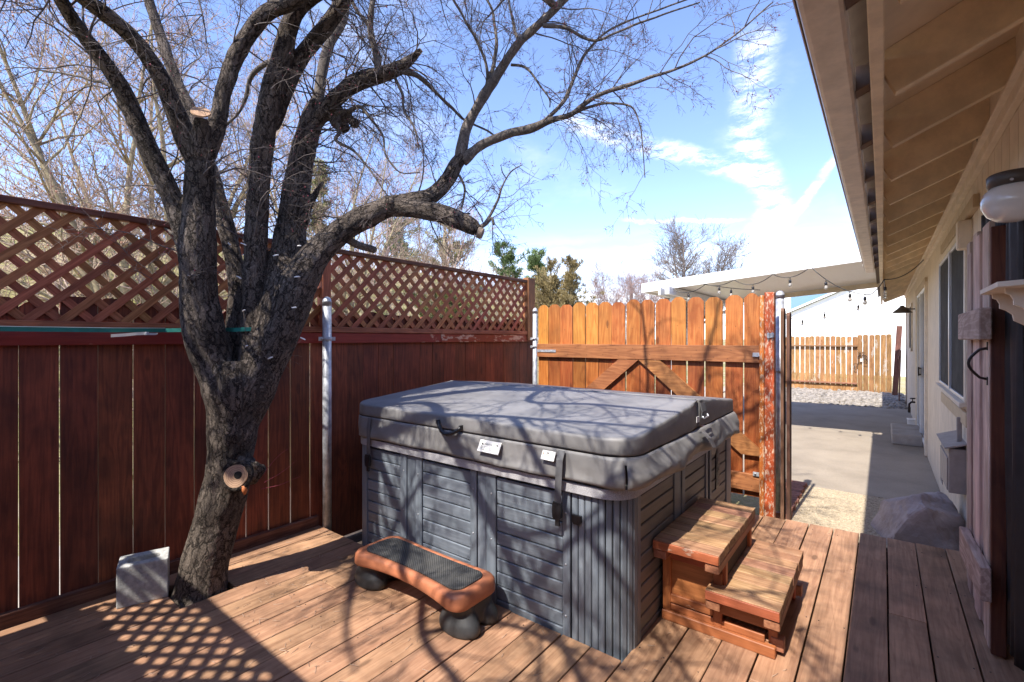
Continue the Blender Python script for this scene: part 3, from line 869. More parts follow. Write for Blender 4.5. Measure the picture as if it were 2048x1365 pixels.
# brick edging
be = bpy.data.objects.new('brick_edging', None); COL.objects.link(be)
be.location = (-.78, 5.7, -.2)
tag(be, 'row of old red bricks edging the gravel beside the gate post', 'edging')
for i in range(17):
    box('brick', (-.775 + .012 * math.sin(i * 2.1), 5.06 + i * .0755, -.165), (.19, .068, .075), M_BRICK, be, bev=.005, rot=(0, 0, rng.uniform(-.05, .05)))
TRUNK_PATHS = [
    [(-3.245, 1.096, -0.071, 0.1536), (-3.223, 1.126, 0.165, 0.133), (-3.186, 1.167, 0.372, 0.1248), (-3.143, 1.201, 0.584, 0.1284), (-3.115, 1.223, 0.827, 0.1291), (-3.1, 1.234, 1.039, 0.1421), (-3.105, 1.23, 1.206, 0.1597), (-3.132, 1.235, 1.341, 0.1403)],
    [(-3.115, 1.223, 0.857, 0.0506), (-3.118, 1.208, 1.011, 0.0755), (-3.129, 1.187, 1.148, 0.0948), (-3.148, 1.134, 1.375, 0.11), (-3.161, 1.086, 1.583, 0.1078), (-3.154, 1.065, 1.787, 0.0995), (-3.125, 1.05, 1.986, 0.096), (-3.086, 1.042, 2.181, 0.0835), (-3.059, 1.038, 2.404, 0.076), (-3.043, 1.038, 2.57, 0.0666)],
    [(-3.15, 1.031, 1.957, 0.0699), (-3.172, 0.988, 2.155, 0.0595), (-3.181, 0.918, 2.355, 0.0554), (-3.179, 0.843, 2.515, 0.0511), (-3.177, 0.769, 2.694, 0.0471), (-3.164, 0.702, 2.832, 0.0433), (-3.159, 0.63, 2.933, 0.0406), (-3.151, 0.561, 3.011, 0.038), (-3.121, 0.482, 3.105, 0.0325), (-3.059, 0.404, 3.209, 0.0288), (-2.952, 0.297, 3.351, 0.0217), (-2.878, 0.165, 3.516, 0.0145)],
    [(-3.048, 1.034, 2.485, 0.0666), (-3.069, 0.98, 2.6, 0.0561), (-3.054, 0.916, 2.753, 0.0509), (-3.041, 0.862, 2.864, 0.0473), (-3.028, 0.796, 2.963, 0.0435), (-3.019, 0.714, 3.044, 0.0405), (-3.014, 0.616, 3.094, 0.0382), (-3.015, 0.54, 3.127, 0.0347), (-3.022, 0.433, 3.186, 0.0291), (-2.969, 0.284, 3.244, 0.0216), (-2.925, 0.128, 3.336, 0.0145)],
    [(-3.032, 1.059, 2.546, 0.0579), (-3.009, 1.102, 2.711, 0.0471), (-2.995, 1.139, 2.936, 0.0455), (-2.971, 1.183, 3.121, 0.045), (-2.898, 1.24, 3.281, 0.0457), (-2.796, 1.307, 3.399, 0.045), (-2.685, 1.368, 3.434, 0.0455), (-2.561, 1.426, 3.484, 0.0406), (-2.386, 1.499, 3.559, 0.0356), (-2.169, 1.606, 3.739, 0.0281)],
    [(-3.014, 1.023, 2.53, 0.0431), (-2.977, 1.013, 2.652, 0.0393), (-2.953, 1.007, 2.714, 0.0401)],
    [(-3.23, 1.286, 1.241, 0.0661), (-3.247, 1.31, 1.589, 0.0616), (-3.279, 1.323, 1.88, 0.0568), (-3.353, 1.316, 2.113, 0.0545), (-3.411, 1.297, 2.282, 0.0518), (-3.479, 1.268, 2.518, 0.0462), (-3.567, 1.225, 2.791, 0.0433), (-3.645, 1.19, 3.016, 0.0404), (-3.732, 1.148, 3.177, 0.0388), (-3.774, 1.114, 3.319, 0.0372), (-3.811, 1.085, 3.447, 0.0356), (-3.843, 1.061, 3.565, 0.0341), (-3.867, 1.017, 3.736, 0.0323), (-3.869, 0.977, 3.914, 0.0279)],
    [(-3.071, 1.308, 1.248, 0.0783), (-3.069, 1.322, 1.463, 0.0682), (-3.07, 1.334, 1.741, 0.0659), (-3.07, 1.346, 2.053, 0.0663), (-3.063, 1.352, 2.239, 0.0663), (-3.053, 1.36, 2.487, 0.0665), (-3.023, 1.37, 2.732, 0.0638), (-2.986, 1.387, 2.953, 0.0612), (-2.94, 1.41, 3.123, 0.0574), (-2.884, 1.429, 3.264, 0.056), (-2.837, 1.439, 3.389, 0.0532), (-2.761, 1.461, 3.489, 0.0478), (-2.615, 1.512, 3.543, 0.0424), (-2.431, 1.592, 3.607, 0.0372)],
    [(-3.102, 1.246, 0.855, 0.051), (-3.083, 1.273, 1.005, 0.0901), (-3.059, 1.318, 1.162, 0.115), (-3.024, 1.383, 1.37, 0.1203), (-3.0, 1.439, 1.588, 0.1199), (-3.0, 1.49, 1.812, 0.1168), (-3.015, 1.529, 2.041, 0.1046), (-3.041, 1.559, 2.244, 0.0947), (-3.038, 1.588, 2.446, 0.087), (-3.036, 1.614, 2.617, 0.082), (-3.024, 1.649, 2.824, 0.074), (-3.001, 1.692, 3.0, 0.0659), (-2.969, 1.717, 3.083, 0.0572)],
    [(-3.007, 1.421, 2.822, 0.0406), (-2.99, 1.459, 2.957, 0.0453), (-2.951, 1.503, 3.136, 0.0472), (-2.893, 1.548, 3.281, 0.0476), (-2.807, 1.59, 3.376, 0.0478), (-2.715, 1.623, 3.456, 0.0477), (-2.63, 1.652, 3.538, 0.0463), (-2.563, 1.678, 3.631, 0.042), (-2.448, 1.705, 3.774, 0.0361)],
    [(-3.013, 1.67, 2.911, 0.0626), (-2.902, 1.731, 3.035, 0.054), (-2.784, 1.785, 3.136, 0.0541), (-2.663, 1.854, 3.197, 0.0514), (-2.548, 1.906, 3.206, 0.0484), (-2.448, 1.946, 3.228, 0.0422), (-2.381, 1.973, 3.258, 0.0331), (-2.296, 2.014, 3.325, 0.0165)],
    [(-3.097, 1.25, 0.794, 0.046), (-3.075, 1.292, 1.004, 0.0856), (-3.037, 1.347, 1.201, 0.1055), (-2.975, 1.421, 1.463, 0.1105), (-2.916, 1.479, 1.681, 0.1149), (-2.86, 1.536, 1.885, 0.1027), (-2.802, 1.593, 2.027, 0.09), (-2.739, 1.668, 2.132, 0.0802), (-2.67, 1.748, 2.218, 0.0759), (-2.586, 1.838, 2.294, 0.0743), (-2.489, 1.939, 2.357, 0.0667), (-2.403, 2.032, 2.395, 0.0554), (-2.334, 2.111, 2.423, 0.0499), (-2.292, 2.169, 2.485, 0.0488), (-2.252, 2.213, 2.564, 0.0475), (-2.223, 2.248, 2.65, 0.0462), (-2.199, 2.28, 2.714, 0.0432)],
    [(-2.532, 1.894, 2.328, 0.0451), (-2.414, 1.96, 2.336, 0.0573), (-2.303, 2.008, 2.315, 0.0601), (-2.182, 2.065, 2.282, 0.06), (-2.074, 2.111, 2.237, 0.0567), (-1.999, 2.144, 2.195, 0.0535), (-1.952, 2.168, 2.156, 0.0356)],
    [(-2.982, 1.605, 2.244, 0.0319), (-2.961, 1.635, 2.361, 0.0234), (-2.934, 1.668, 2.462, 0.0191), (-2.904, 1.704, 2.538, 0.0134)],
]
LIMB_PATHS = [
    [(-3.02, 1.703, 2.992, 0.0404), (-3.031, 1.745, 3.164, 0.0379), (-3.04, 1.776, 3.352, 0.0352), (-3.04, 1.814, 3.508, 0.034), (-3.012, 1.861, 3.642, 0.0328), (-2.982, 1.897, 3.736, 0.0297), (-2.989, 1.917, 3.838, 0.0283), (-3.003, 1.906, 3.961, 0.0249), (-2.917, 1.91, 4.098, 0.0197)],
    [(-2.569, 1.902, 3.205, 0.0312), (-2.585, 1.902, 3.25, 0.0266), (-2.606, 1.898, 3.37, 0.0235), (-2.624, 1.884, 3.451, 0.0219), (-2.637, 1.874, 3.533, 0.0203), (-2.632, 1.878, 3.621, 0.0203), (-2.622, 1.886, 3.712, 0.0188), (-2.606, 1.898, 3.876, 0.0173)],
    [(-2.63, 1.88, 3.51, 0.0156), (-2.66, 1.856, 3.579, 0.0125), (-2.702, 1.824, 3.641, 0.0124), (-2.733, 1.8, 3.712, 0.0108), (-2.766, 1.774, 3.81, 0.0092)],
    [(-2.204, 2.276, 2.694, 0.0412), (-2.199, 2.28, 2.77, 0.0379), (-2.183, 2.292, 2.869, 0.0346), (-2.145, 2.309, 2.954, 0.0329), (-2.099, 2.332, 3.042, 0.0329), (-2.046, 2.361, 3.136, 0.0328), (-1.981, 2.386, 3.223, 0.031), (-1.917, 2.411, 3.316, 0.0292), (-1.835, 2.437, 3.404, 0.0273), (-1.742, 2.471, 3.48, 0.0254), (-1.656, 2.513, 3.553, 0.0236), (-1.57, 2.542, 3.62, 0.0233), (-1.442, 2.578, 3.722, 0.0197), (-1.266, 2.627, 3.864, 0.0161)],
    [(-2.196, 2.282, 2.68, 0.0396), (-2.131, 2.333, 2.753, 0.0314), (-2.059, 2.376, 2.799, 0.0297), (-1.968, 2.422, 2.833, 0.0296), (-1.865, 2.476, 2.857, 0.0294), (-1.777, 2.52, 2.871, 0.0275), (-1.702, 2.553, 2.901, 0.0225), (-1.627, 2.586, 2.914, 0.0175), (-1.554, 2.618, 2.931, 0.0173), (-1.494, 2.639, 2.972, 0.0156), (-1.422, 2.67, 3.015, 0.0139), (-1.322, 2.71, 3.046, 0.0137), (-1.224, 2.749, 3.061, 0.0119), (-1.119, 2.805, 3.097, 0.0103), (-0.985, 2.859, 3.12, 0.0085), (-0.854, 2.91, 3.162, 0.0069), (-0.727, 2.959, 3.235, 0.0053), (-0.603, 3.005, 3.326, 0.0045), (-0.493, 3.04, 3.413, 0.0037)],
    [(-1.764, 2.53, 2.875, 0.0162), (-1.693, 2.599, 2.964, 0.013), (-1.634, 2.657, 3.06, 0.013), (-1.608, 2.677, 3.141, 0.0113), (-1.582, 2.697, 3.223, 0.0113), (-1.531, 2.737, 3.353, 0.0097), (-1.444, 2.78, 3.455, 0.008), (-1.304, 2.851, 3.532, 0.0062), (-1.108, 2.94, 3.578, 0.0053), (-0.894, 3.044, 3.636, 0.0043)],
    [(-1.542, 2.628, 2.937, 0.0126), (-1.444, 2.678, 2.972, 0.0093), (-1.348, 2.728, 2.981, 0.0077), (-1.236, 2.777, 2.947, 0.006), (-1.184, 2.792, 2.835, 0.0045), (-1.163, 2.796, 2.662, 0.0037), (-1.147, 2.796, 2.489, 0.0029)],
    [(-2.717, 1.736, 2.153, 0.0287), (-2.709, 1.818, 2.113, 0.0264), (-2.701, 1.9, 2.102, 0.0255), (-2.699, 1.953, 2.096, 0.0243)],
    [(-2.078, 2.348, 3.081, 0.0148), (-2.047, 2.398, 3.251, 0.0133), (-2.04, 2.442, 3.435, 0.0117), (-2.058, 2.453, 3.582, 0.0101), (-2.074, 2.44, 3.716, 0.0084), (-2.138, 2.391, 3.851, 0.0067)],
    [(-2.064, 2.347, 3.086, 0.0131), (-2.033, 2.346, 3.207, 0.0114), (-2.032, 2.321, 3.309, 0.0097), (-2.063, 2.259, 3.436, 0.0096), (-2.093, 2.197, 3.528, 0.0079), (-2.134, 2.14, 3.632, 0.0078), (-2.179, 2.105, 3.736, 0.0063)],
    [(-1.841, 2.445, 3.407, 0.0129), (-1.891, 2.456, 3.517, 0.0098), (-1.929, 2.452, 3.661, 0.0082), (-1.969, 2.459, 3.848, 0.0066)],
    [(-1.693, 2.484, 3.477, 0.0126), (-1.581, 2.571, 3.467, 0.011), (-1.494, 2.639, 3.404, 0.0094), (-1.41, 2.68, 3.37, 0.0077), (-1.285, 2.739, 3.413, 0.0076), (-1.095, 2.824, 3.463, 0.0058), (-0.863, 2.941, 3.519, 0.0042)],
    [(-1.899, 2.425, 3.277, 0.0097), (-1.81, 2.456, 3.243, 0.008), (-1.73, 2.481, 3.131, 0.0063), (-1.661, 2.509, 3.025, 0.0047), (-1.656, 2.513, 2.962, 0.0039)],
    [(-2.427, 1.95, 3.21, 0.0186), (-2.367, 2.022, 3.195, 0.0173), (-2.331, 2.088, 3.163, 0.0144), (-2.297, 2.165, 3.103, 0.0114), (-2.289, 2.273, 3.06, 0.01), (-2.252, 2.365, 2.998, 0.0085), (-2.131, 2.46, 2.923, 0.0068), (-2.077, 2.502, 2.872, 0.0051)],
    [(-2.468, 1.943, 3.179, 0.0109), (-2.39, 1.94, 3.041, 0.0092), (-2.367, 1.933, 2.937, 0.0076), (-2.297, 1.962, 2.802, 0.0061), (-2.27, 1.971, 2.674, 0.0046)],
    [(-2.858, 1.766, 2.992, 0.0155), (-2.758, 1.806, 2.998, 0.014), (-2.689, 1.834, 3.014, 0.0124), (-2.625, 1.858, 2.936, 0.0093), (-2.532, 1.894, 2.81, 0.0077), (-2.497, 1.895, 2.674, 0.0062), (-2.403, 1.93, 2.552, 0.0046), (-2.288, 1.995, 2.545, 0.0031)],
    [(-2.877, 1.763, 2.974, 0.014), (-2.828, 1.777, 2.875, 0.0124), (-2.84, 1.755, 2.811, 0.0108), (-2.715, 1.814, 2.717, 0.0077), (-2.62, 1.862, 2.596, 0.0062), (-2.553, 1.89, 2.492, 0.0047), (-2.506, 1.913, 2.409, 0.0031)],
    [(-1.966, 2.17, 2.176, 0.0138), (-1.922, 2.204, 2.21, 0.0138), (-1.889, 2.217, 2.238, 0.0107), (-1.87, 2.219, 2.196, 0.0092)],
    [(-1.927, 2.2, 2.21, 0.0107), (-1.895, 2.225, 2.278, 0.0092), (-1.866, 2.248, 2.354, 0.0077), (-1.847, 2.263, 2.431, 0.0061), (-1.806, 2.295, 2.524, 0.0046), (-1.745, 2.342, 2.57, 0.0031)],
    [(-2.207, 2.26, 2.578, 0.0099), (-2.176, 2.285, 2.485, 0.0082), (-2.197, 2.269, 2.353, 0.0066)],
    [(-2.298, 2.114, 2.388, 0.0096), (-2.24, 2.121, 2.335, 0.0079), (-2.156, 2.149, 2.304, 0.0063), (-2.054, 2.202, 2.289, 0.0047)],
    [(-2.953, 1.426, 3.227, 0.0194), (-3.1, 1.387, 3.215, 0.0167), (-3.213, 1.375, 3.169, 0.0141), (-3.281, 1.373, 3.06, 0.0114), (-3.375, 1.35, 2.964, 0.0086), (-3.572, 1.272, 2.874, 0.0071), (-3.93, 1.119, 2.848, 0.0056)],
    [(-3.354, 1.125, 2.27, 0.0155), (-3.523, 1.056, 2.157, 0.0116), (-3.709, 0.975, 2.328, 0.0089), (-3.924, 0.871, 2.472, 0.0063), (-4.118, 0.783, 2.588, 0.005)],
    [(-3.217, 0.725, 2.837, 0.0125), (-3.403, 0.668, 2.915, 0.0083), (-3.642, 0.584, 3.001, 0.0062), (-3.846, 0.488, 3.057, 0.0041), (-4.055, 0.388, 3.145, 0.003)],
]

# ------------------------------------------------------------------ the big bare tree
def smooth_path(pts, per=5):
    """Catmull-Rom through (x, y, z, r)"""
    out = []
    n = len(pts)
    for i in range(n - 1):
        p0 = pts[max(0, i - 1)]; p1 = pts[i]; p2 = pts[i + 1]; p3 = pts[min(n - 1, i + 2)]
        for j in range(per):
            t = j / per
            out.append(tuple(0.5 * ((2 * b) + (c - a) * t + (2 * a - 5 * b + 4 * c - d) * t * t + (3 * b - a - 3 * c + d) * t ** 3)
                             for a, b, c, d in zip(p0, p1, p2, p3)))
    out.append(tuple(pts[-1]))
    return out

tree = thing('bare_tree', 'large bare tree with dark cracked bark growing through the deck by the fence', 'tree', (-3.26, 1.1, -0.2))
tm = MB()
trunk_paths = []
for i, path in enumerate(TRUNK_PATHS):
    sp = smooth_path(path, 6)
    if i == 0:
        # root flare below the deck
        x, y, z, r = sp[0]
        sp = [(x - .02, y - .02, z - .22, r * 1.35), (x - .01, y - .01, z - .1, r * 1.12)] + sp
    q = []
    for k, (x, y, z, r) in enumerate(sp):
        f = 1 + 0.10 * mnoise.noise(Vector((x * 5 + i * 3, y * 5, z * 5)))
        q.append((x, y, z, max(r * f, .004)))
    trunk_paths.append(q)
    tm.tube([p[:3] for p in q], [p[3] for p in q], 14)
def blob(m, c, r, n=6, seed=0):
    rr = random.Random(seed); v0, f0 = ico(1.0, 2)
    for i in range(n):
        o = Vector((rr.uniform(-1, 1), rr.uniform(-1, 1), rr.uniform(-1, 1))) * r * .8
        s = r * rr.uniform(.35, .7)
        m.add([Vector(c) + o + v * s for v in v0], f0)
blob(tm, (-2.475, 1.925, 2.355), .055, 9, 4)          # burl on the long limb
blob(tm, (-2.985, 1.245, .70), .075, 8, 8)            # swelling round the sawn knot
blob(tm, (-2.945, 1.29, .73), .06, 7, 9)
blob(tm, (-2.83, 1.8, 2.98), .07, 8, 12)              # knotty fork high up
me0 = tm.mesh('trunk', M_BARK)
tmp = bpy.data.objects.new('trunk', me0); COL.objects.link(tmp)
md = tmp.modifiers.new('remesh', 'REMESH'); md.mode = 'VOXEL'; md.voxel_size = 0.010; md.use_smooth_shade = True
ms = tmp.modifiers.new('smooth', 'SMOOTH'); ms.factor = 0.5; ms.iterations = 6
bpy.context.view_layer.update()
tmesh = bpy.data.meshes.new_from_object(tmp.evaluated_get(bpy.context.evaluated_depsgraph_get()))
bpy.data.objects.remove(tmp)
# bark coordinates that run along every limb, and real ridges cut into the surface
from mathutils.kdtree import KDTree
samples = []
for pi, q in enumerate(trunk_paths):
    acc = 0.0; fr = None
    for i, (x, y, z, r) in enumerate(q):
        p = Vector((x, y, z))
        if i: acc += (p - Vector(q[i - 1][:3])).length
        t = (Vector(q[min(i + 1, len(q) - 1)][:3]) - Vector(q[max(i - 1, 0)][:3])).normalized()
        fr = t.orthogonal().normalized() if fr is None else (fr - t * fr.dot(t)).normalized()
        samples.append((p, t, fr.copy(), t.cross(fr), acc + pi * 7.3, r))
kd = KDTree(len(samples))
for i, s in enumerate(samples): kd.insert(s[0], i)
kd.balance()
nv_ = len(tmesh.vertices)
nrm_ = [v.normal.copy() for v in tmesh.vertices]
bc = []
for v in tmesh.vertices:
    best = None
    for co, i, dist in kd.find_n(v.co, 5):
        s = samples[i]; k = abs(dist - s[5])
        if best is None or k < best[0]: best = (k, s)
    s = best[1]; o = v.co - s[0]
    a, b, c = o.dot(s[2]), o.dot(s[3]), s[4] + o.dot(s[1])
    bc.extend((a, b, c))
    h = mnoise.noise(Vector((a * 26, b * 26, c * 8))) * .5 + mnoise.noise(Vector((a * 60, b * 60, c * 18 + 5))) * .35 + mnoise.noise(v.co * 9) * .4
    v.co = v.co + nrm_[v.index] * (.0085 * h)
at = tmesh.attributes.new('bark_co', 'FLOAT_VECTOR', 'POINT')
at.data.foreach_set('vector', bc)
tmesh.polygons.foreach_set('use_smooth', [True] * len(tmesh.polygons))
tmesh.materials.clear(); tmesh.materials.append(M_BARK)
tmesh.name = 'trunk'
link('trunk', tmesh, tree)

limb_paths = []
for path in LIMB_PATHS:
    sp = smooth_path(path, 5)
    q = [(x + .006 * mnoise.noise(Vector((x * 9, y * 9, z * 9))), y, z + .006 * mnoise.noise(Vector((x * 9, y * 9, z * 9 + 5))),
          max(r * (1 + .15 * mnoise.noise(Vector((x * 14, y * 14, z * 14)))), .0012)) for x, y, z, r in sp]
    limb_paths.append(q)
    MB().tube([p[:3] for p in q], [p[3] for p in q], 10 if q[0][3] > .015 else 7).build('limb', M_LIMB, tree)

def grow_twigs(rr, p, d, length, r, level, out, buds, droop, curl, kids):
    """wandering twig; children fork off along it"""
    n = max(3, int(length / 0.055))
    pts = [Vector(p)]; rad = [r]
    d = d.normalized()
    for i in range(n):
        d = (d + Vector((rr.gauss(0, curl), rr.gauss(0, curl), rr.gauss(0, curl) - droop * (i / n)))).normalized()
        pts.append(pts[-1] + d * (length / n))
        rad.append(max(r * (1 - 0.75 * (i + 1) / n), 0.0007))
    out.append((pts, rad, level))
    if level < 3:
        for c in range(kids[level]):
            t = rr.uniform(0.2, 1.0)
            i = min(len(pts) - 2, int(t * (len(pts) - 1)))
            dirn = (pts[i + 1] - pts[i]).normalized()
            side = Vector((rr.gauss(0, 1), rr.gauss(0, 1), rr.gauss(0, 1)))
            side = (side - dirn * side.dot(dirn)).normalized()
            nd = dirn * rr.uniform(.5, 1.0) + side * rr.uniform(.5, 1.0)
            grow_twigs(rr, pts[i], nd, length * rr.uniform(.3, .55), max(rad[i] * .65, .0009), level + 1, out, buds, droop, curl, kids)
    if level >= 1:
        for i in range(1, len(pts)):
            if rr.random() < .16:
                buds.append(pts[i])

twigs = []; buds = []
rt = random.Random(23)
def spawn(path, n, t0, t1, l0, l1, r, bias, droop=.10, curl=.16, kids=(4, 4, 3)):
    for i in range(n):
        t = rt.uniform(t0, t1)
        k = min(len(path) - 2, int(t * (len(path) - 1)))
        a = Vector(path[k][:3]); b = Vector(path[k + 1][:3])
        d = (b - a).normalized()
        side = Vector((rt.gauss(0, 1), rt.gauss(0, 1), rt.gauss(0, 1)))
        side = (side - d * side.dot(d)).normalized()
        nd = d * .5 + side * .9 + Vector(bias)
        grow_twigs(rt, a + side * path[k][3] * .6, nd, rt.uniform(l0, l1), r * rt.uniform(.7, 1.2), 0, twigs, buds, droop, curl, kids)
RGT = Vector((.789, .615, 0)); AWAY = Vector((-.615, .789, 0))
T = trunk_paths; Lb = limb_paths
spawn(T[1], 14, .3, .95, .35, .8, .005, AWAY * .5 + Vector((0, 0, -.1)))
spawn(T[2], 13, .10, .6, .4, .9, .005, AWAY * .9 - RGT * .3)
spawn(T[2], 14, .6, 1.0, .5, 1.1, .006, (0.3, 0.2, .3))
spawn(T[3], 10, .3, .8, .4, .9, .005, AWAY * .7)
spawn(T[3], 14, .7, 1.0, .5, 1.1, .006, (.3, .2, .3))
spawn(T[4], 9, .3, 1.0, .4, .8, .005, AWAY * .6 + RGT * .2)
spawn(T[6], 30, .3, 1.0, .4, .9, .005, AWAY * .8 - RGT * .5)
spawn(T[7], 26, .2, 1.0, .35, .8, .005, AWAY * .6)
spawn(T[8], 34, .55, 1.0, .35, .9, .005, AWAY * .4 + RGT * .2, droop=.16, curl=.24)
spawn(T[9], 10, .2, 1.0, .4, .8, .005, AWAY * .4)
spawn(T[10], 26, .2, 1.0, .35, .85, .005, RGT * .3 + Vector((0, 0, -.15)), droop=.2, curl=.22)
spawn(T[11], 5, .55, 1.0, .25, .6, .005, (0, 0, .0), droop=.14, curl=.2)
spawn(T[12], 5, .3, 1.0, .2, .5, .004, RGT * .3, curl=.22)
spawn(Lb[0], 14, .1, 1.0, .3, .7, .004, RGT * .1, droop=.16, curl=.22)
spawn(Lb[1], 10, .1, 1.0, .3, .7, .004, RGT * .4, droop=.14)
spawn(Lb[2], 6, .2, 1.0, .3, .6, .003, (0, 0, .2))
spawn(Lb[3], 16, .15, 1.0, .25, .65, .004, (0, 0, .1), curl=.18)
spawn(Lb[4], 30, .3, 1.0, .25, .6, .0035, RGT * .3, curl=.17)
spawn(Lb[5], 20, .2, 1.0, .25, .6, .003, (0, 0, .15), curl=.17)
spawn(Lb[6], 8, .1, 1.0, .15, .4, .002, (0, 0, -.4), droop=.2)
for i in range(8, 13):
    spawn(Lb[i], 8, .2, 1.0, .2, .5, .0028, (0, 0, .1), curl=.18, kids=(4, 3, 2))
for i in range(13, 19):
    spawn(Lb[i], 6, .2, 1.0, .15, .45, .0028, (0, 0, -.15), droop=.18, curl=.22, kids=(4, 3, 2))
for i in range(19, len(Lb)):
    spawn(Lb[i], 7, .2, 1.0, .2, .5, .003, AWAY * .3, curl=.2, kids=(4, 3, 2))
# crown carried on above and towards the viewer: these boughs shade the deck and the cover
crown = []
def bough(p, d, L, r, nk):
    pts = [Vector(p)]; rad = [r]; d = Vector(d).normalized()
    for i in range(9):
        d = (d + Vector((rt.gauss(0, .13), rt.gauss(0, .13), rt.gauss(0, .10)))).normalized()
        pts.append(pts[-1] + d * L / 9); rad.append(r * (1 - .8 * (i + 1) / 9))
    path = [(*a, b) for a, b in zip(pts, rad)]
    MB().tube(pts, rad, 9).build('limb', M_LIMB, tree)
    spawn(path, nk, .2, 1.0, .4, 1.0, .006, (0, 0, .1), curl=.16, kids=(4, 4, 2))
    return path
a1 = T[2][-1]; a2 = T[3][-1]; a3 = T[4][-1]; cc = T[7][-1]; ee = T[9][-1]; g1 = Lb[3][-1]
def set_bough(pts, r0, r1, nk, l1=.8):
    nk = int(nk * 1.9)
    n = len(pts)
    path = smooth_path([(*p, r0 + (r1 - r0) * i / (n - 1)) for i, p in enumerate(pts)], 6)
    path = [(x + .03 * mnoise.noise(Vector((x * 2.5, y * 2.5, z))), y + .03 * mnoise.noise(Vector((x * 2.5, y * 2.5, z + 9))), z, r) for x, y, z, r in path]
    MB().tube([p[:3] for p in path], [p[3] for p in path], 9).build('limb', M_LIMB, tree)
    spawn(path, nk, .1, 1.0, .35, l1, .0085, (0, 0, .1), curl=.18, kids=(4, 4, 2))
set_bough([a3[:3], (-1.95, .72, 3.62), (-1.45, .80, 3.60), (-.95, .84, 3.55), (-.55, .80, 3.62)], .034, .010, 12)
set_bough([a2[:3], (-2.25, .22, 3.50), (-1.75, .36, 3.48), (-1.25, .43, 3.50), (-.80, .50, 3.45)], .038, .010, 12)
set_bough([a2[:3], (-2.45, -.50, 3.50), (-1.95, -.88, 3.40), (-1.45, -1.0, 3.32), (-.90, -1.12, 3.30)], .036, .010, 13)
set_bough([a2[:3], (-2.60, .50, 3.40), (-2.10, .27, 3.25), (-1.60, -.22, 3.22), (-1.15, -.62, 3.35), (-.8, -1.2, 3.5)], .050, .016, 13)
set_bough([a1[:3], (-2.9, -.6, 3.5), (-2.5, -1.1, 3.6), (-2.0, -1.5, 3.7)], .034, .010, 9)
set_bough([a1[:3], (-3.05, -.75, 3.3), (-2.75, -.35, 3.45), (-2.35, -.1, 3.6)], .034, .012, 15, .7)
set_bough([T[2][-12][:3], (-3.2, -.1, 3.1), (-2.9, -.5, 3.2), (-2.5, -.9, 3.3)], .030, .010, 13, .7)
set_bough([a1[:3], (-3.3, .0, 3.9), (-3.4, -.3, 4.5)], .030, .010, 8)
set_bough([ee[:3], (-1.95, 1.75, 4.1), (-1.60, 2.10, 4.7), (-1.30, 2.50, 5.3)], .034, .010, 14)
set_bough([cc[:3], (-2.30, 1.25, 3.9), (-2.00, 1.40, 4.6), (-1.60, 1.60, 5.3)], .036, .010, 12)
set_bough([ee[:3], (-2.1, 2.3, 4.4), (-2.2, 2.9, 5.2)], .030, .010, 10)
set_bough([g1[:3], (-1.00, 2.45, 4.2), (-.75, 2.3, 4.7)], .018, .006, 8, .6)
set_bough([g1[:3], (-1.6, 2.4, 4.0), (-2.1, 2.2, 4.4)], .020, .008, 9, .7)
set_bough([Lb[3][-14][:3], (-1.75, 2.05, 3.75), (-1.35, 1.8, 3.95), (-.9, 1.7, 4.1)], .022, .008, 10, .7)
set_bough([cc[:3], (-1.9, 1.15, 3.6), (-1.3, 1.35, 3.7), (-.7, 1.5, 3.75)], .030, .009, 12, .8)
for pts in ([(-1.60, -.22, 3.22), (-1.25, .02, 3.28), (-.85, .16, 3.30), (-.40, .32, 3.42)], [(-1.45, -1.0, 3.32), (-1.1, -.75, 3.36), (-.75, -.50, 3.42), (-.3, -.30, 3.6)],
            [(-1.75, .36, 3.48), (-1.35, -.05, 3.5), (-.95, -.30, 3.5), (-.5, -.75, 3.55)], [(-2.10, .27, 3.25), (-1.75, .10, 3.1), (-1.35, .20, 3.05), (-.95, .42, 3.1)],
            [(-1.95, -.88, 3.40), (-1.7, -.45, 3.2), (-1.4, -.30, 3.1), (-1.0, -.35, 3.1)]):
    set_bough(pts, .024, .008, 9, .7)
tw = MB()
for pts, rad, lv in twigs:
    if min(p.z for p in pts) < 1.8 and pts[0].y < 1.5: continue
    tw.tube(pts, rad, 4 if lv < 2 else 3, cap=False)
tw.build('twigs', M_TWIG, tree, kind='stuff')
buds = [p for p in buds if p.z > 1.8 or p.y > 1.5]
bd = MB(); rb = random.Random(5)
OCT = [(1, 0, 0), (-1, 0, 0), (0, 1, 0), (0, -1, 0), (0, 0, 1.3), (0, 0, -1.3)]
OF = [(0, 2, 4), (2, 1, 4), (1, 3, 4), (3, 0, 4), (2, 0, 5), (1, 2, 5), (3, 1, 5), (0, 3, 5)]
for p in rb.sample(buds, min(len(buds), 7000)):
    s = rb.uniform(.0022, .0045)
    bd.add([(p.x + a * s, p.y + b * s, p.z + c * s) for a, b, c in OCT], OF)
bd.build('buds', M_BUD, tree, kind='stuff')
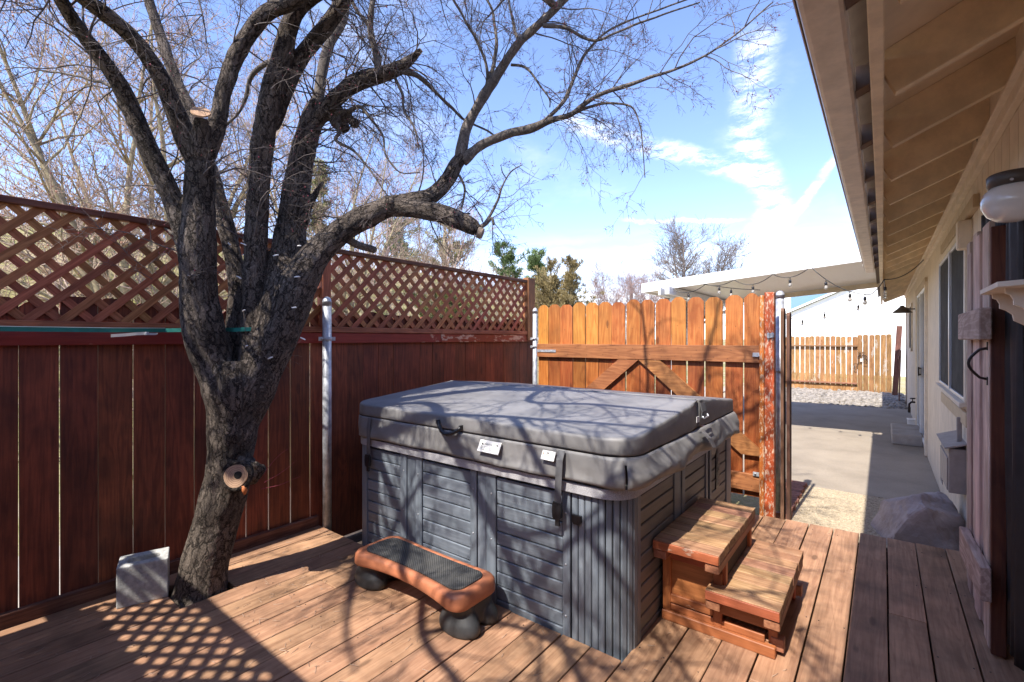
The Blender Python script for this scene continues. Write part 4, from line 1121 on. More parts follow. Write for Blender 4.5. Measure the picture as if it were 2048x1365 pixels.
# sawn ends
def disc_part(name, c, nrm, r, mat, thick=.012, hole=0.0):
    z = Vector(nrm).normalized(); q = z.to_track_quat('Z', 'Y')
    m = MB(); n = 28
    prof = [(r * (1 + .05 * math.sin(2 * math.pi * 2 * k / n + .6) + .03 * math.sin(2 * math.pi * 3 * k / n))) for k in range(n)]
    vs = []; fs = []
    for lay, zz, sc in ((0, -thick, 1.05), (1, 0, 1.0)):
        for k in range(n):
            an = 2 * math.pi * k / n
            vs.append(Vector((prof[k] * sc * math.cos(an), prof[k] * sc * math.sin(an), zz)))
    fs += [(k, (k + 1) % n, n + (k + 1) % n, n + k) for k in range(n)]
    m.add(vs, fs); m.f.append(tuple(range(n, 2 * n))); m.s.append(False)
    me = m.mesh(name, mat)
    return link(name, me, tree, loc=c, rot=q.to_euler())
disc_part('sawn_end', Vector((-2.953, 1.007, 2.718)) + Vector((.75, -.3, .6)).normalized() * .034, (.75, -.3, .6), .045, M_CUT, .008)
cen = Vector((-2.912, 1.168, .716)); nrm = Vector((.62, -.75, .12)).normalized()
colr = MB()
col_pts = []
qd = nrm.to_track_quat('Z', 'Y')
for k in range(25):
    an = 2 * math.pi * k / 24
    col_pts.append(cen - nrm * .02 + qd @ Vector((.072 * math.cos(an), .072 * math.sin(an), 0)))
colr.tube(col_pts, [.019 + .004 * math.sin(2 * math.pi * 3 * k / 24) for k in range(25)], 8, cap=False)
colr.build('bark_collar', M_COLLAR, tree)
disc_part('sawn_knot', cen, nrm, .066, M_CUT, .03)
disc_part('rot_hole', cen + nrm * .002 + Vector((.01, .008, .006)), nrm, .021, M_HOLE, .004)
MB().tube([cen + Vector((.028, .03, -.055)), cen + Vector((.03, .036, -.085)), cen + Vector((.02, .04, -.11))], [.012, .017, .006], 6).build('torn_wood', M_ORWOOD, tree)
hc = Vector(TRUNK_PATHS[12][-1][:3])
disc_part('broken_end', hc + Vector((.022, .015, -.012)), (.75, .5, -.3), .034, M_CUTG, .03)
disc_part('broken_end', Vector(TRUNK_PATHS[10][-1][:3]), (.8, .3, .5), .014, M_CUTG, .02)
# thin suckers at the knot
sk = MB()
for a, b in (((-2.86, 1.30, .70), (.3, .25, .9)), ((-2.87, 1.29, .62), (.7, .5, .25)), ((-2.85, 1.3, .66), (.5, .5, .5))):
    pts = [Vector(a)]; d = Vector(b).normalized()
    for i in range(7):
        d = (d + Vector((rt.gauss(0, .1), rt.gauss(0, .1), rt.gauss(0, .1)))).normalized(); pts.append(pts[-1] + d * .035)
    sk.tube(pts, [.002 * (1 - i / 9) for i in range(8)], 5)
sk.build('sucker', M_BUD, tree)

# tension strap from the fence corner to the tree, with its ratchet
strap = thing('ratchet_strap', 'teal webbing strap wrapped round the tree and pulled left along the fence', 'strap', (-3.4, .6, 1.55))
def band(path, h, t, mat, name, parent, up=Vector((0, 0, 1))):
    m = MB(); vs = []; fs = []
    n = len(path)
    for i, p in enumerate(path):
        p = Vector(p)
        tt = (Vector(path[min(n - 1, i + 1)]) - Vector(path[max(0, i - 1)])).normalized()
        nn = tt.cross(up).normalized()
        for a, b in ((-1, -1), (1, -1), (1, 1), (-1, 1)):
            vs.append(p + nn * a * t / 2 + up * b * h / 2)
    for i in range(n - 1):
        for k in range(4):
            fs.append((i * 4 + k, i * 4 + (k + 1) % 4, (i + 1) * 4 + (k + 1) % 4, (i + 1) * 4 + k))
    fs += [(3, 2, 1, 0), tuple((n - 1) * 4 + k for k in range(4))]
    m.add(vs, fs)
    return m.build(name, mat, parent)
around = [(-3.56, -0.55, 1.552), (-3.52, -0.1, 1.551), (-3.47, 0.35, 1.549), (-3.43, 0.72, 1.548), (-3.49, 0.994, 1.552), (-3.413, 1.117, 1.556), (-3.359, 1.21, 1.557), (-3.217, 1.206, 1.559), (-3.09, 1.23, 1.554), (-3.021, 1.264, 1.557), (-3.012, 1.303, 1.558), (-3.121, 1.396, 1.56)]
band(around, .024, .003, M_TEAL, 'webbing', strap)
band([(p[0] + .002, p[1] - .002, p[2] + .0135) for p in around[:5]], .0035, .0036, M_STRAPG, 'pale_edge', strap)
band([(-3.425, .72, 1.517), (-3.415, .78, 1.522), (-3.405, .83, 1.529), (-3.40, .875, 1.532)], .017, .008, M_PALE, 'loose_end', strap)
MB().box((-3.39, .895, 1.528), (.012, .055, .012)).box((-3.39, .878, 1.531), (.016, .012, .018)).build('ratchet', M_GALV, strap)
MB().lathe([(.003, 0), (.004, .004), (.003, .008)], (-3.388, .925, 1.526), 8).build('hook_tip', M_CLIP, strap)

# white light-string clips stuck in the bark
CL = [(-3.105, 1.21, 2.07), (-3.01, 1.25, 2.065), (-2.90, 1.39, 2.005), (-2.775, 1.47, 2.06), (-2.762, 1.45, 1.87), (-3.06, 1.245, 1.87), (-2.97, 1.235, 1.665), (-2.76, 1.43, 1.685), (-2.77, 1.49, 1.50), (-2.945, 1.24, 1.455), (-2.875, 1.345, 1.385)]
CW = ['near the thin grey limb', 'on the dark middle limb', 'high in the right fork', 'on the underside of the long limb', 'beside the lattice post', 'inside the fork', 'just above the teal strap', 'in front of the lattice beside the trunk', 'hanging on a thread before the red rail', 'below the teal strap', 'lowest of all, at the right edge of the trunk']
rc = random.Random(2)
c0 = MB().tube([(-.016, 0, 0), (0, 0, .001), (.012, 0, .002)], [.0035, .0045, .004], 7).lathe([(.0055, 0), (.0055, .006)], (.012, 0, -.002), 7).mesh('clip', M_CLIP)
for i, p in enumerate(CL):
    o = link('light_clip', c0, loc=p, rot=(rc.uniform(-.4, .4), rc.uniform(-.5, .6), R(35) + rc.uniform(-.7, .7)))
    tag(o, 'small white plastic clip ' + CW[i], 'clip', 'white clips on the tree')
wire = thing('light_wire', 'thin dark wire strung between the white clips on the tree', 'wire', (-2.76, 1.43, 1.6))
for a, b in (((-2.76, 1.43, 1.685), (-2.755, 1.46, 1.50)), ((-2.77, 1.49, 1.50), (-2.84, 1.46, 1.44)), ((-2.84, 1.46, 1.44), (-2.875, 1.345, 1.385)), ((-2.97, 1.235, 1.665), (-2.945, 1.24, 1.455))):
    MB().tube([a, b], .0009, 4).build('strand', M_TWIG, wire)

# ------------------------------------------------------------------ hot tub
tub = thing('hot_tub', 'square grey hot tub with slatted cabinet panels', 'hot tub', (-2.0, 3.1, -.1))
TX0, TX1, TY0, TY1, TZ = -3.05, -.952, 2.065, 4.10, .745
box('shell_core', ((TX0 + TX1) / 2, (TY0 + TY1) / 2, .32), (TX1 - TX0 - .09, TY1 - TY0 - .09, .84), M_BLACK, tub, bev=.02)
def round_rect(x0, y0, x1, y1, r, n=8):
    out = []
    for cx, cy, a0 in ((x1 - r, y0 + r, -90), (x1 - r, y1 - r, 0), (x0 + r, y1 - r, 90), (x0 + r, y0 + r, 180)):
        for k in range(n + 1):
            a = R(a0 + 90 * k / n); out.append((cx + r * math.cos(a), cy + r * math.sin(a)))
    return out
m = MB()
m.prism(round_rect(TX0 - .026, TY0 - .026, TX1 + .022, TY1 + .012, .14), 'z', .738, .786)
m.build('rim', M_RIM, tub)
m = MB(); m.prism(round_rect(TX0 + .004, TY0 + .004, TX1 - .004, TY1 - .004, .12), 'z', .722, .738); m.build('rim_lip', M_BLACK, tub)
box('base_skirt', ((TX0 + TX1) / 2, TY0 + .028, -.06), (1.92, .03, .08), M_CAB, tub)
SL = .0765
def front_panel(xa, xb):
    for i in range(10):
        z1 = .715 - i * SL
        h = SL - .006
        if z1 - h < -.06: break
        box('panel_slat', ((xa + xb) / 2, TY0 + .012, z1 - h / 2), (xb - xa, .018, h), M_CAB, tub, bev=.0035, rot=(R(2.2), 0, 0))
front_panel(-2.935, -2.565); front_panel(-2.345, -1.925); front_panel(-1.722, -1.285)
for xa, xb, d in ((-2.985, -2.937, 0), (-2.562, -2.50, 0), (-2.496, -2.412, .006), (-2.408, -2.348, 0), (-1.922, -1.872, 0), (-1.866, -1.80, .006), (-1.796, -1.726, 0), (-1.282, -1.238, 0)):
    box('stile', ((xa + xb) / 2, TY0 + .006 + d, .335), (xb - xa, .022, .80), M_CABV, tub, bev=.003)
sc = MB()
for x in (-2.525, -2.38, -1.895, -1.755, -1.262):
    for z in (.10, .36, .62):
        v0, f0 = ico(.006, 1); sc.add([(x + v.x, TY0 - .006 + v.y * .5, z + v.z) for v in v0], f0, True)
sc.build('screw_caps', M_GALV, tub, kind='stuff')
# fluted corners
def corner(pts_in, parent=tub):
    for (xa, ya), (xb, yb) in zip(pts_in[:-1], pts_in[1:]):
        L = math.hypot(xb - xa, yb - ya); an = math.atan2(yb - ya, xb - xa)
        box('corner_flute', ((xa + xb) / 2, (ya + yb) / 2, .335), (round(L - .004, 3), .020, .80), M_CABV, parent, bev=.0045, rot=(0, 0, an))
fr = [(-1.232 + .0375 * i, TY0 + .008) for i in range(5)]
arc_c = (TX1 - .132, TY0 + .140)
arc = [(arc_c[0] + .132 * math.sin(R(a)), arc_c[1] - .132 * math.cos(R(a))) for a in (0, 15, 30, 45, 60, 75, 90)]
corner(fr + arc)
box('corner_trim', (TX1 - .002, TY0 + .155, .335), (.016, .022, .80), M_CABV, tub, bev=.004)
arc2 = [(TX0 + .075 - .07 * math.sin(R(a)), TY0 + .078 - .07 * math.cos(R(a))) for a in (0, 30, 60, 90)]
corner(list(reversed(arc2)))
# right side panels
def side_panel(ya, yb):
    for i in range(10):
        z1 = .715 - i * SL; h = SL - .006
        if z1 - h < -.06: break
        box('panel_slat', (TX1 - .012, (ya + yb) / 2, z1 - h / 2), (.018, yb - ya, h), M_CABY, tub, bev=.0035, rot=(0, R(2.2), 0))
side_panel(2.262, 2.74); side_panel(2.935, 3.36); side_panel(3.50, 3.90)
for ya, yb, d in ((2.225, 2.258, 0), (2.744, 2.80, 0), (2.804, 2.87, .006), (2.874, 2.931, 0), (3.364, 3.41, 0), (3.414, 3.452, .012), (3.456, 3.496, 0), (3.904, 3.97, 0)):
    box('stile', (TX1 - .006 - d, (ya + yb) / 2, .335), (.022, yb - ya, .80), M_CABV, tub, bev=.003)
# left side and back: plain panels out of sight
box('side_panel', (TX0 + .008, 3.1, .335), (.02, 1.86, .80), M_CABY, tub)
box('back_panel', (-2.0, TY1 - .008, .335), (1.95, .02, .80), M_CAB, tub)
box('corner_post', (TX1 - .03, TY1 - .06, .335), (.05, .09, .80), M_CABV, tub, bev=.012)
# control latch on the fluted corner
lt = MB()
lt.prism([(-.026, .02), (.026, .02), (.026, -.014), (.016, -.026), (-.016, -.026), (-.026, -.014)], 'y', 0, .016)
link('buckle_catch', lt.mesh('buckle_catch', M_BLACK), tub, loc=(-1.196, TY0 - .016, .605))
# dark vertical name plate near the far corner: moulded strokes, no longer legible in the photograph
pl = box('name_plate', (TX1 + .0005, 3.66, .575), (.008, .085, .33), M_BLACK, tub, bev=.002)
let = MB()
px_ = TX1 + .0055
def stroke(y0, z0, y1, z1, w=.007):
    dy, dz = y1 - y0, z1 - z0; L = math.hypot(dy, dz)
    let.box((px_, 3.66 + (y0 + y1) / 2, .575 + (z0 + z1) / 2), (.003, L + w, w), Euler((math.atan2(dz, dy), 0, 0)).to_matrix())
for a in ((-.02, .14, -.02, .09), (-.02, .14, .03, .14), (-.02, .115, .022, .115), (-.02, .09, .03, .09),
          (-.02, .07, .02, .055), (-.02, .04, .02, .055), (.0, .064, .0, .046), (-.02, .03, .02, .03), (.02, .03, -.02, .012),
          (.022, -.005, -.018, -.005), (-.018, -.005, -.018, -.04), (-.018, -.04, .022, -.04), (.022, -.04, .022, -.022), (.022, -.022, .004, -.022),
          (-.02, -.058, .02, -.058), (-.02, -.074, .02, -.074), (-.02, -.098, .025, -.098), (-.02, -.118, .025, -.118), (-.02, -.138, .025, -.138)):
    stroke(*a)
let.build('moulded_letters', M_CABY, pl)

# ------------------------------------------------------------------ spa cover
cover = thing('spa_cover', 'folding grey vinyl cover lying on the hot tub', 'cover', (-2.0, 3.1, .8))
CX0, CX1, CY0, CY1, RC = -3.085, -.895, 2.028, 4.02, .155
YM = 3.03
def ztop(x, y):
    if y < YM: t = (y - CY0) / (YM - CY0)
    else: t = (CY1 - y) / (CY1 - YM)
    z = 1.030 + .095 * max(0, t)
    z += .006 * mnoise.noise(Vector((x * 2.3, y * 2.3, 3))) + .008 * mnoise.noise(Vector((x * .9, y * 1.1, 9)))
    return z
def half_width(y, inset, front):
    e = (y - CY0) if front else (CY1 - y)
    e = max(0.0, e - inset)
    r = RC - inset * .6
    if e < r:
        return -(r - math.sqrt(max(0, r * r - (r - e) ** 2)))
    return 0.0
def cover_half(front):
    m = MB()
    nu, nv = 44, 24
    y_out = CY0 if front else CY1
    y_in = YM - .006 if front else YM + .006
    def outline(inset):
        """grid of the top sheet, and its border loop"""
        pts = []
        for j in range(nv + 1):
            t = j / nv; t = t * t * (.4) + t * .6
            yo = y_out + (inset if front else -inset)
            y = yo + (y_in - yo) * t
            c = half_width(y, inset, front)
            for i in range(nu + 1):
                x = (CX0 + inset - c) + (CX1 - CX0 - 2 * inset + 2 * c) * i / nu
                pts.append((x, y))
        return pts
    def border(p):
        idx = [i for i in range(nu + 1)] + [j * (nu + 1) + nu for j in range(1, nv + 1)] + [nv * (nu + 1) + i for i in range(nu - 1, -1, -1)] + [j * (nu + 1) for j in range(nv - 1, 0, -1)]
        return idx
    p0 = outline(.016)
    vs = [(x, y, ztop(x, y)) for x, y in p0]
    fs = [(j * (nu + 1) + i, j * (nu + 1) + i + 1, (j + 1) * (nu + 1) + i + 1, (j + 1) * (nu + 1) + i) for j in range(nv) for i in range(nu)]
    idx = border(p0)
    last = idx; base = len(vs)
    for inset, dz, absz in ((.007, -.002, None), (.0015, -.008, None), (0, -.017, None), (-.001, -.050, None), (-.001, None, .962), (.003, None, .951), (.03, None, .946)):
        pp = outline(max(inset, 0)); ring = []
        for k in idx:
            x, y = pp[k]; zt = ztop(x, y)
            f = mnoise.noise(Vector((x * 7, y * 7, (absz or 1.02) * 9)))
            bul = (-min(inset, 0)) + .004 * f
            cxm, cym = x - (CX0 + CX1) / 2, y - 3.02
            l = math.hypot(cxm, cym)
            if abs(y - YM) > .02:
                x += cxm / l * bul; y += cym / l * bul
            # puckers either side of the fold on the right hand end
            near = max(0, 1 - abs(y - YM) / .30)
            if x > CX1 - .2 and dz != -.002: x += .010 * near * math.sin(y * 95)
            ring.append(len(vs)); vs.append((x, y, zt + dz if absz is None else absz))
        for a in range(len(idx)):
            b2 = (a + 1) % len(idx)
            fs.append((last[a], ring[a], ring[b2], last[b2]))
        last = ring
    m.add(vs, fs, True)
    return m.build('cover_half', M_VINYL, cover)
cover_half(True); cover_half(False)
m = MB()
for i in range(30):
    pass
hp = [(CX0 + .02 + (CX1 - CX0 - .04) * i / 24, YM, ztop(CX0 + .02 + (CX1 - CX0 - .04) * i / 24, YM) - .004) for i in range(25)]
m.tube(hp, .009, 6); m.build('fold_seam', M_VINYL, cover)
# hanging skirt
def perimeter(off, n=220):
    ol = round_rect(CX0 - off, CY0 - off, CX1 + off, CY1 + off, RC + off, 10)
    ol = ol + ol[:1]
    d = [0]
    for a, b in zip(ol[:-1], ol[1:]): d.append(d[-1] + math.hypot(b[0] - a[0], b[1] - a[1]))
    out = []; k = 0
    for i in range(n):
        t = d[-1] * i / n
        while d[k + 1] < t: k += 1
        f = (t - d[k]) / max(1e-9, d[k + 1] - d[k])
        out.append((ol[k][0] + (ol[k + 1][0] - ol[k][0]) * f, ol[k][1] + (ol[k + 1][1] - ol[k][1]) * f))
    return out
NP = 900
per = perimeter(0.0, NP)
SLIT = {min(range(NP), key=lambda k: (per[k][0] + .955) ** 2 + (per[k][1] - 2.065) ** 2)}
m = MB(); rows = 9
vs = []; fs = []
for j in range(rows + 1):
    t = j / rows
    for i, (x, y) in enumerate(per):
        cx, cy = x + 1.99, y - 3.02
        # outward normal (approx.)
        nx = (per[(i + 1) % NP][1] - per[i - 1][1]); ny = -(per[(i + 1) % NP][0] - per[i - 1][0])
        l = math.hypot(nx, ny) or 1; nx /= l; ny /= l
        right = 1.0 if nx > .7 else (max(0, nx) if ny < 0 else .4)
        wob = mnoise.noise(Vector((x * 3.2, y * 3.2, t * 1.6))) * .016 + mnoise.noise(Vector((x * 9, y * 9, t * 3))) * .006
        fl = (.003 + .004 * t + right * (.030 * math.sin(math.pi * min(1, t * .9)) + .016 * t)) + wob * (t ** .6) * (1 + 1.2 * right)
        zb = .800 + .012 * right * math.sin(y * 9) + .008 * mnoise.noise(Vector((x * 4, y * 4, 7)))
        z = .947 + (zb - .947) * t
        vs.append((x + nx * fl, y + ny * fl, z))
for j in range(rows):
    for i in range(NP):
        i2 = (i + 1) % NP
        if j > 1 and i in SLIT: continue
        fs.append((j * NP + i, j * NP + i2, (j + 1) * NP + i2, (j + 1) * NP + i))
m.add(vs, fs, True)
sk_ = m.build('skirt', M_VINYL, cover)
so = sk_.modifiers.new('thick', 'SOLIDIFY'); so.thickness = .003
# lifting handle
hx, hz = -2.05, .962
hpts = [(hx - .098 + .196 * i / 14, CY0 - .012 - .030 * math.sin(math.pi * i / 14), hz + .030 - .052 * math.sin(math.pi * i / 14) ** .8 - .012 * i / 14) for i in range(15)]
hm = MB().tube(hpts, [.010 if i % 2 else .014 for i in range(15)], 10)
for k in (0, 14): hm.box(hpts[k], (.012, .024, .022))
hm.build('handle', M_BLACK, cover)
# safety straps with clips
def band2(name, pts, w, t, mat, parent, wdir):
    wd = Vector(wdir).normalized(); m = MB(); vs = []; fs = []; n = len(pts)
    for i, p in enumerate(pts):
        p = Vector(p); tt = (Vector(pts[min(n - 1, i + 1)]) - Vector(pts[max(0, i - 1)])).normalized(); nn = tt.cross(wd).normalized()
        for a, b in ((-1, -1), (1, -1), (1, 1), (-1, 1)): vs.append(p + wd * a * w / 2 + nn * b * t / 2)
    for i in range(n - 1):
        for k in range(4): fs.append((i * 4 + k, i * 4 + (k + 1) % 4, (i + 1) * 4 + (k + 1) % 4, (i + 1) * 4 + k))
    fs += [(3, 2, 1, 0), tuple((n - 1) * 4 + k for k in range(4))]
    m.add(vs, fs); return m.build(name, mat, parent)
sx = -1.268
st = band2('strap', [(sx + .012, CY0 - .016, .945), (sx + .008, CY0 - .030, .90), (sx + .002, CY0 - .028, .83), (sx - .004, CY0 - .022, .78), (sx - .012, CY0 - .016, .70), (sx - .016, CY0 - .010, .665)], .038, .003, M_STRAP, cover, (1, 0, 0))
bk = MB().prism([(-.024, .028), (.024, .028), (.027, .0), (.024, -.035), (.014, -.045), (-.014, -.045), (-.024, -.035), (-.027, 0)], 'y', -.012, .008)
bk.box((0, -.002, .034), (.046, .016, .012)).box((0, 0, -.060), (.022, .012, .036))
link('clip', bk.mesh('clip', M_BLACK), st, loc=(sx - .018, CY0 - .008, .640))
st2 = band2('strap', [(-2.838, CY0 - .012, .945), (-2.845, CY0 - .020, .87), (-2.852, CY0 - .014, .78), (-2.868, CY0 - .004, .70), (-2.872, CY0, .665)], .036, .003, M_STRAP, cover, (1, 0, 0))
link('clip', bk.mesh('clip', M_BLACK), st2, loc=(-2.873, CY0 - .002, .64))
# strap and hanging loop at the fold on the right end
band2('fold_strap', [(CX1 + .012, YM + .03, 1.10), (CX1 + .022, YM + .03, 1.05), (CX1 + .016, YM + .03, 1.01)], .09, .003, M_STRAP, cover, (0, 1, 0))
MB().tube([(CX1 + .026, YM - .02, 1.025), (CX1 + .034, YM - .02, 1.012), (CX1 + .034, YM + .075, 1.016), (CX1 + .026, YM + .075, 1.03)], .005, 7).build('fold_ring', M_ALU, cover)
MB().box((CX1 + .014, YM - .075, 1.012), (.003, .045, .035)).build('fold_label', M_PAPER, cover)
band2('fold_tail', [(CX1 + .03, 2.98, .945), (CX1 + .075, 2.99, .90), (CX1 + .09, 3.03, .84), (CX1 + .075, 3.06, .79)], .085, .003, M_VINYL, cover, (0, 1, -.2))
# printed tags
def tagcard(name, quad, mat=M_PAPER):
    m = MB(); vs = [Vector(p) for p in quad]
    n = (vs[1] - vs[0]).cross(vs[3] - vs[0]).normalized()
    m.add(vs + [p - n * .0012 for p in vs], [(0, 1, 2, 3), (7, 6, 5, 4), (0, 4, 5, 1), (1, 5, 6, 2), (2, 6, 7, 3), (3, 7, 4, 0)])
    return m.build(name, mat, cover)
ya = CY0 - .014
wt = tagcard('warning_tag', [(-1.808, ya - .018, .868), (-1.652, ya - .020, .866), (-1.640, ya - .002, .931), (-1.796, ya, .931)])
def text_on(txt, size, loc, parent, mat, rotx=R(74)):
    cu = bpy.data.curves.new('lettering', 'FONT'); cu.body = txt; cu.size = size; cu.extrude = .0003; cu.resolution_u = 2
    tmp = bpy.data.objects.new('lettering', cu); COL.objects.link(tmp)
    bpy.context.view_layer.update()
    me = bpy.data.meshes.new_from_object(tmp.evaluated_get(bpy.context.evaluated_depsgraph_get()))
    bpy.data.objects.remove(tmp); bpy.data.curves.remove(cu)
    me.materials.clear(); me.materials.append(mat)
    return link('lettering', me, parent, loc=loc, rot=(rotx, 0, 0))
text_on('WARNING', .0175, (-1.762, ya - .0085, .9045), wt, M_INK)
tl = MB()
tl.prism([(-1.782, .9045), (-1.766, .9045), (-1.774, .918)], 'y', ya - .0082, ya - .006)
v0, f0 = ico(.008, 2); tl.add([(-1.668 + v.x, ya - .0075 + v.y * .1, .908 + v.z) for v in v0], f0)
for r_ in range(4):
    z = .8975 - r_ * .006
    x = -1.785
    while x < -1.665:
        L = rc.uniform(.006, .018); tl.box((x + L / 2, ya - .0096 - r_ * .0017, z), (L, .0016, .0022)); x += L + .004
tl.build('print', M_INK, wt)
ct = tagcard('care_tag', [(-1.376, ya - .014, .888), (-1.296, ya - .015, .886), (-1.290, ya - .002, .932), (-1.370, ya, .932)])
tl = MB(); tl.box((-1.335, ya - .0045, .921), (.012, .002, .006)); tl.build('print', M_INK, ct)
tl = MB()
for x in (-1.343, -1.337, -1.331): tl.box((x, ya - .0075, .908), (.003, .0022, .013))
tl.box((-1.362, ya - .005, .917), (.008, .002, .006)); tl.build('emblem', M_ORINK, ct)

# ------------------------------------------------------------------ moulded step bench
bench = thing('step_stool', 'terracotta plastic spa step with black ribbed mat and two flared black feet', 'step stool', (-2.1, 1.8, 0))
BX0, BX1, BY0, BY1, BZ = -2.545, -1.635, 1.655, 2.005, .222
def bench_outline(ins, n=96):
    """rounded plan with a hollowed front edge"""
    ol = round_rect(BX0 + ins, BY0 + ins, BX1 - ins, BY1 - ins, .085 - ins * .4, 10)
    out = []
    for a, b in zip(ol, ol[1:] + ol[:1]):
        n2 = max(1, int(math.hypot(b[0] - a[0], b[1] - a[1]) / .03))
        for k in range(n2): out.append((a[0] + (b[0] - a[0]) * k / n2, a[1] + (b[1] - a[1]) * k / n2))
    res = []
    for x, y in out:
        u = (x - (BX0 + BX1) / 2) / ((BX1 - BX0) / 2)
        c = .042 * max(0, 1 - u * u) ** 1.3
        f = max(0, (.5 * (BY0 + BY1) - y) / (.5 * (BY1 - BY0)))
        bk_ = max(0, (y - .5 * (BY0 + BY1)) / (.5 * (BY1 - BY0)))
        res.append((x, y + c * f - c * .35 * bk_))
    return res
m = MB(); rings = []
for ins, z, arch in ((.03, -.075, 1), (.008, -.085, 1), (0, -.076, 1), (-.004, -.05, .5), (.002, -.02, 0), (.012, -.006, 0), (.028, 0, 0), (.05, .001, 0), (.052, -.004, 0)):
    ring = []
    for x, y in bench_outline(max(ins, 0)):
        u = (x - (BX0 + BX1) / 2) / ((BX1 - BX0) / 2)
        zz = BZ + z + arch * .022 * max(0, 1 - u * u)
        ring.append((x, y, zz))
    rings.append(ring)
npt = [len(r) for r in rings]
def resample(ring, n):
    d = [0]
    rr_ = ring + ring[:1]
    for a, b in zip(rr_[:-1], rr_[1:]): d.append(d[-1] + (Vector(b) - Vector(a)).length)
    out = []; k = 0
    for i in range(n):
        t = d[-1] * i / n
        while d[k + 1] < t: k += 1
        f = (t - d[k]) / max(1e-9, d[k + 1] - d[k]); out.append(Vector(rr_[k]).lerp(Vector(rr_[k + 1]), f))
    return out
NB = 110
rings = [resample(r, NB) for r in rings]
vs = [p for r in rings for p in r]; fs = []
for j in range(len(rings) - 1):
    for k in range(NB): fs.append((j * NB + k, j * NB + (k + 1) % NB, (j + 1) * NB + (k + 1) % NB, (j + 1) * NB + k))
m.add(vs, fs, True)
m.f.append(tuple(range((len(rings) - 1) * NB, len(rings) * NB))); m.s.append(False)
m.f.append(tuple(reversed(range(NB)))); m.s.append(False)
m.build('top', M_OPLAS, bench)
ol = [(p.x, p.y) for p in resample([(x, y, 0) for x, y in bench_outline(.055)], 90)]
ol = [(x, y) for x, y in ol]
m = MB(); m.prism(ol, 'z', BZ - .003, BZ + .004); m.build('rubber_mat', M_RUBBER, bench)
for cx in (BX0 + .085, BX1 - .085):
    m = MB()
    prof = [(.112, 0), (.122, .012), (.124, .035), (.116, .06), (.098, .085), (.084, .105), (.080, .125), (.084, .155)]
    m.lathe(prof, (cx - (.015 if cx < -2.1 else .0), 1.765, 0), 28, 1.05, .62)
    m.lathe(prof, (cx - (.015 if cx < -2.1 else .0), 1.915, 0), 28, 1.0, .55)
    m.box((cx, 1.84, .085), (.15, .18, .13))
    o = m.build('foot', M_DPLAS, bench)
    rm = o.modifiers.new('merge', 'REMESH'); rm.mode = 'VOXEL'; rm.voxel_size = .006; rm.use_smooth_shade = True
    s_ = o.modifiers.new('soft', 'SMOOTH'); s_.factor = .6; s_.iterations = 12

# ------------------------------------------------------------------ wooden spa steps
steps = thing('wooden_steps', 'two tier reddish wooden steps against the side of the hot tub', 'steps', (-.65, 2.85, 0))
def tread(x0, x1, y0, y1, z, n):
    p = (y1 - y0) / n
    for i in range(n):
        box('tread_slat', ((x0 + x1) / 2 + rng.uniform(-.002, .002), y0 + p * (i + .5), z - .024), (round(x1 - x0, 3), round(p - .0075, 3), .048), M_STEPT, steps, bev=.002)
    box('front_edge', ((x0 + x1) / 2, y0 - .001, z - .0255), (round(x1 - x0 - .002, 3), .010, .043), M_STEPR, steps, bev=.002)
    for xr in (x0 + .034, x1 - .034):
        box('tread_rail', (xr, (y0 + y1) / 2, z - .049 - .023), (.066, y1 - y0 - .004, .044), M_STEPY, steps, bev=.004)
tread(-.944, -.618, 2.405, 3.235, .457, 8)
tread(-.692, -.366, 2.440, 3.240, .262, 8)
# front frame (facing the viewer), panel between rails
fy = 2.50
def frame(fy, s):
    box('stile', (-.912, fy, .21), (.042, .034, .35), M_STEPV, steps, bev=.003)
    box('stile', (-.655, fy + s * .004, .17), (.040, .034, .30), M_STEPV, steps, bev=.003)
    box('frame_rail', (-.785, fy + s * .002, .352), (.215, .030, .052), M_STEPR, steps, bev=.003)
    box('side_panel', (-.785, fy + s * .014, .235), (.215, .014, .20), M_STEPR, steps, bev=.002)
    box('frame_rail', (-.785, fy + s * .002, .118), (.215, .030, .045), M_STEPR, steps, bev=.003)
    box('frame_rail', (-.520, fy + s * .002, .150), (.245, .030, .055), M_STEPR, steps, bev=.003)
    box('frame_rail', (-.668, fy + s * .006, .070), (.45, .030, .035), M_STEPR, steps, bev=.003)
    box('base_board', (-.665, fy - s * .008, .026), (.54, .040, .052), M_STEPR, steps, bev=.004)
frame(2.53, 1); frame(3.15, -1)
for x in (-.90, -.655, -.43):
    box('runner', (x, 2.84, .03), (.04, .58, .05), M_STEPY, steps)
box('riser', (-.645, 2.84, .33), (.016, .60, .15), M_JOIST, steps, bev=0)
for y in (2.56, 3.12):
    box('leg', (-.64, y, .30), (.04, .04, .22), M_STEPV, steps)
    box('leg', (-.41, y, .12), (.04, .04, .18), M_STEPV, steps)
    box('foot_block', (-.392, y + (0.06 if y > 3 else 0), .055), (.055, .05, .06), M_STEPY, steps)

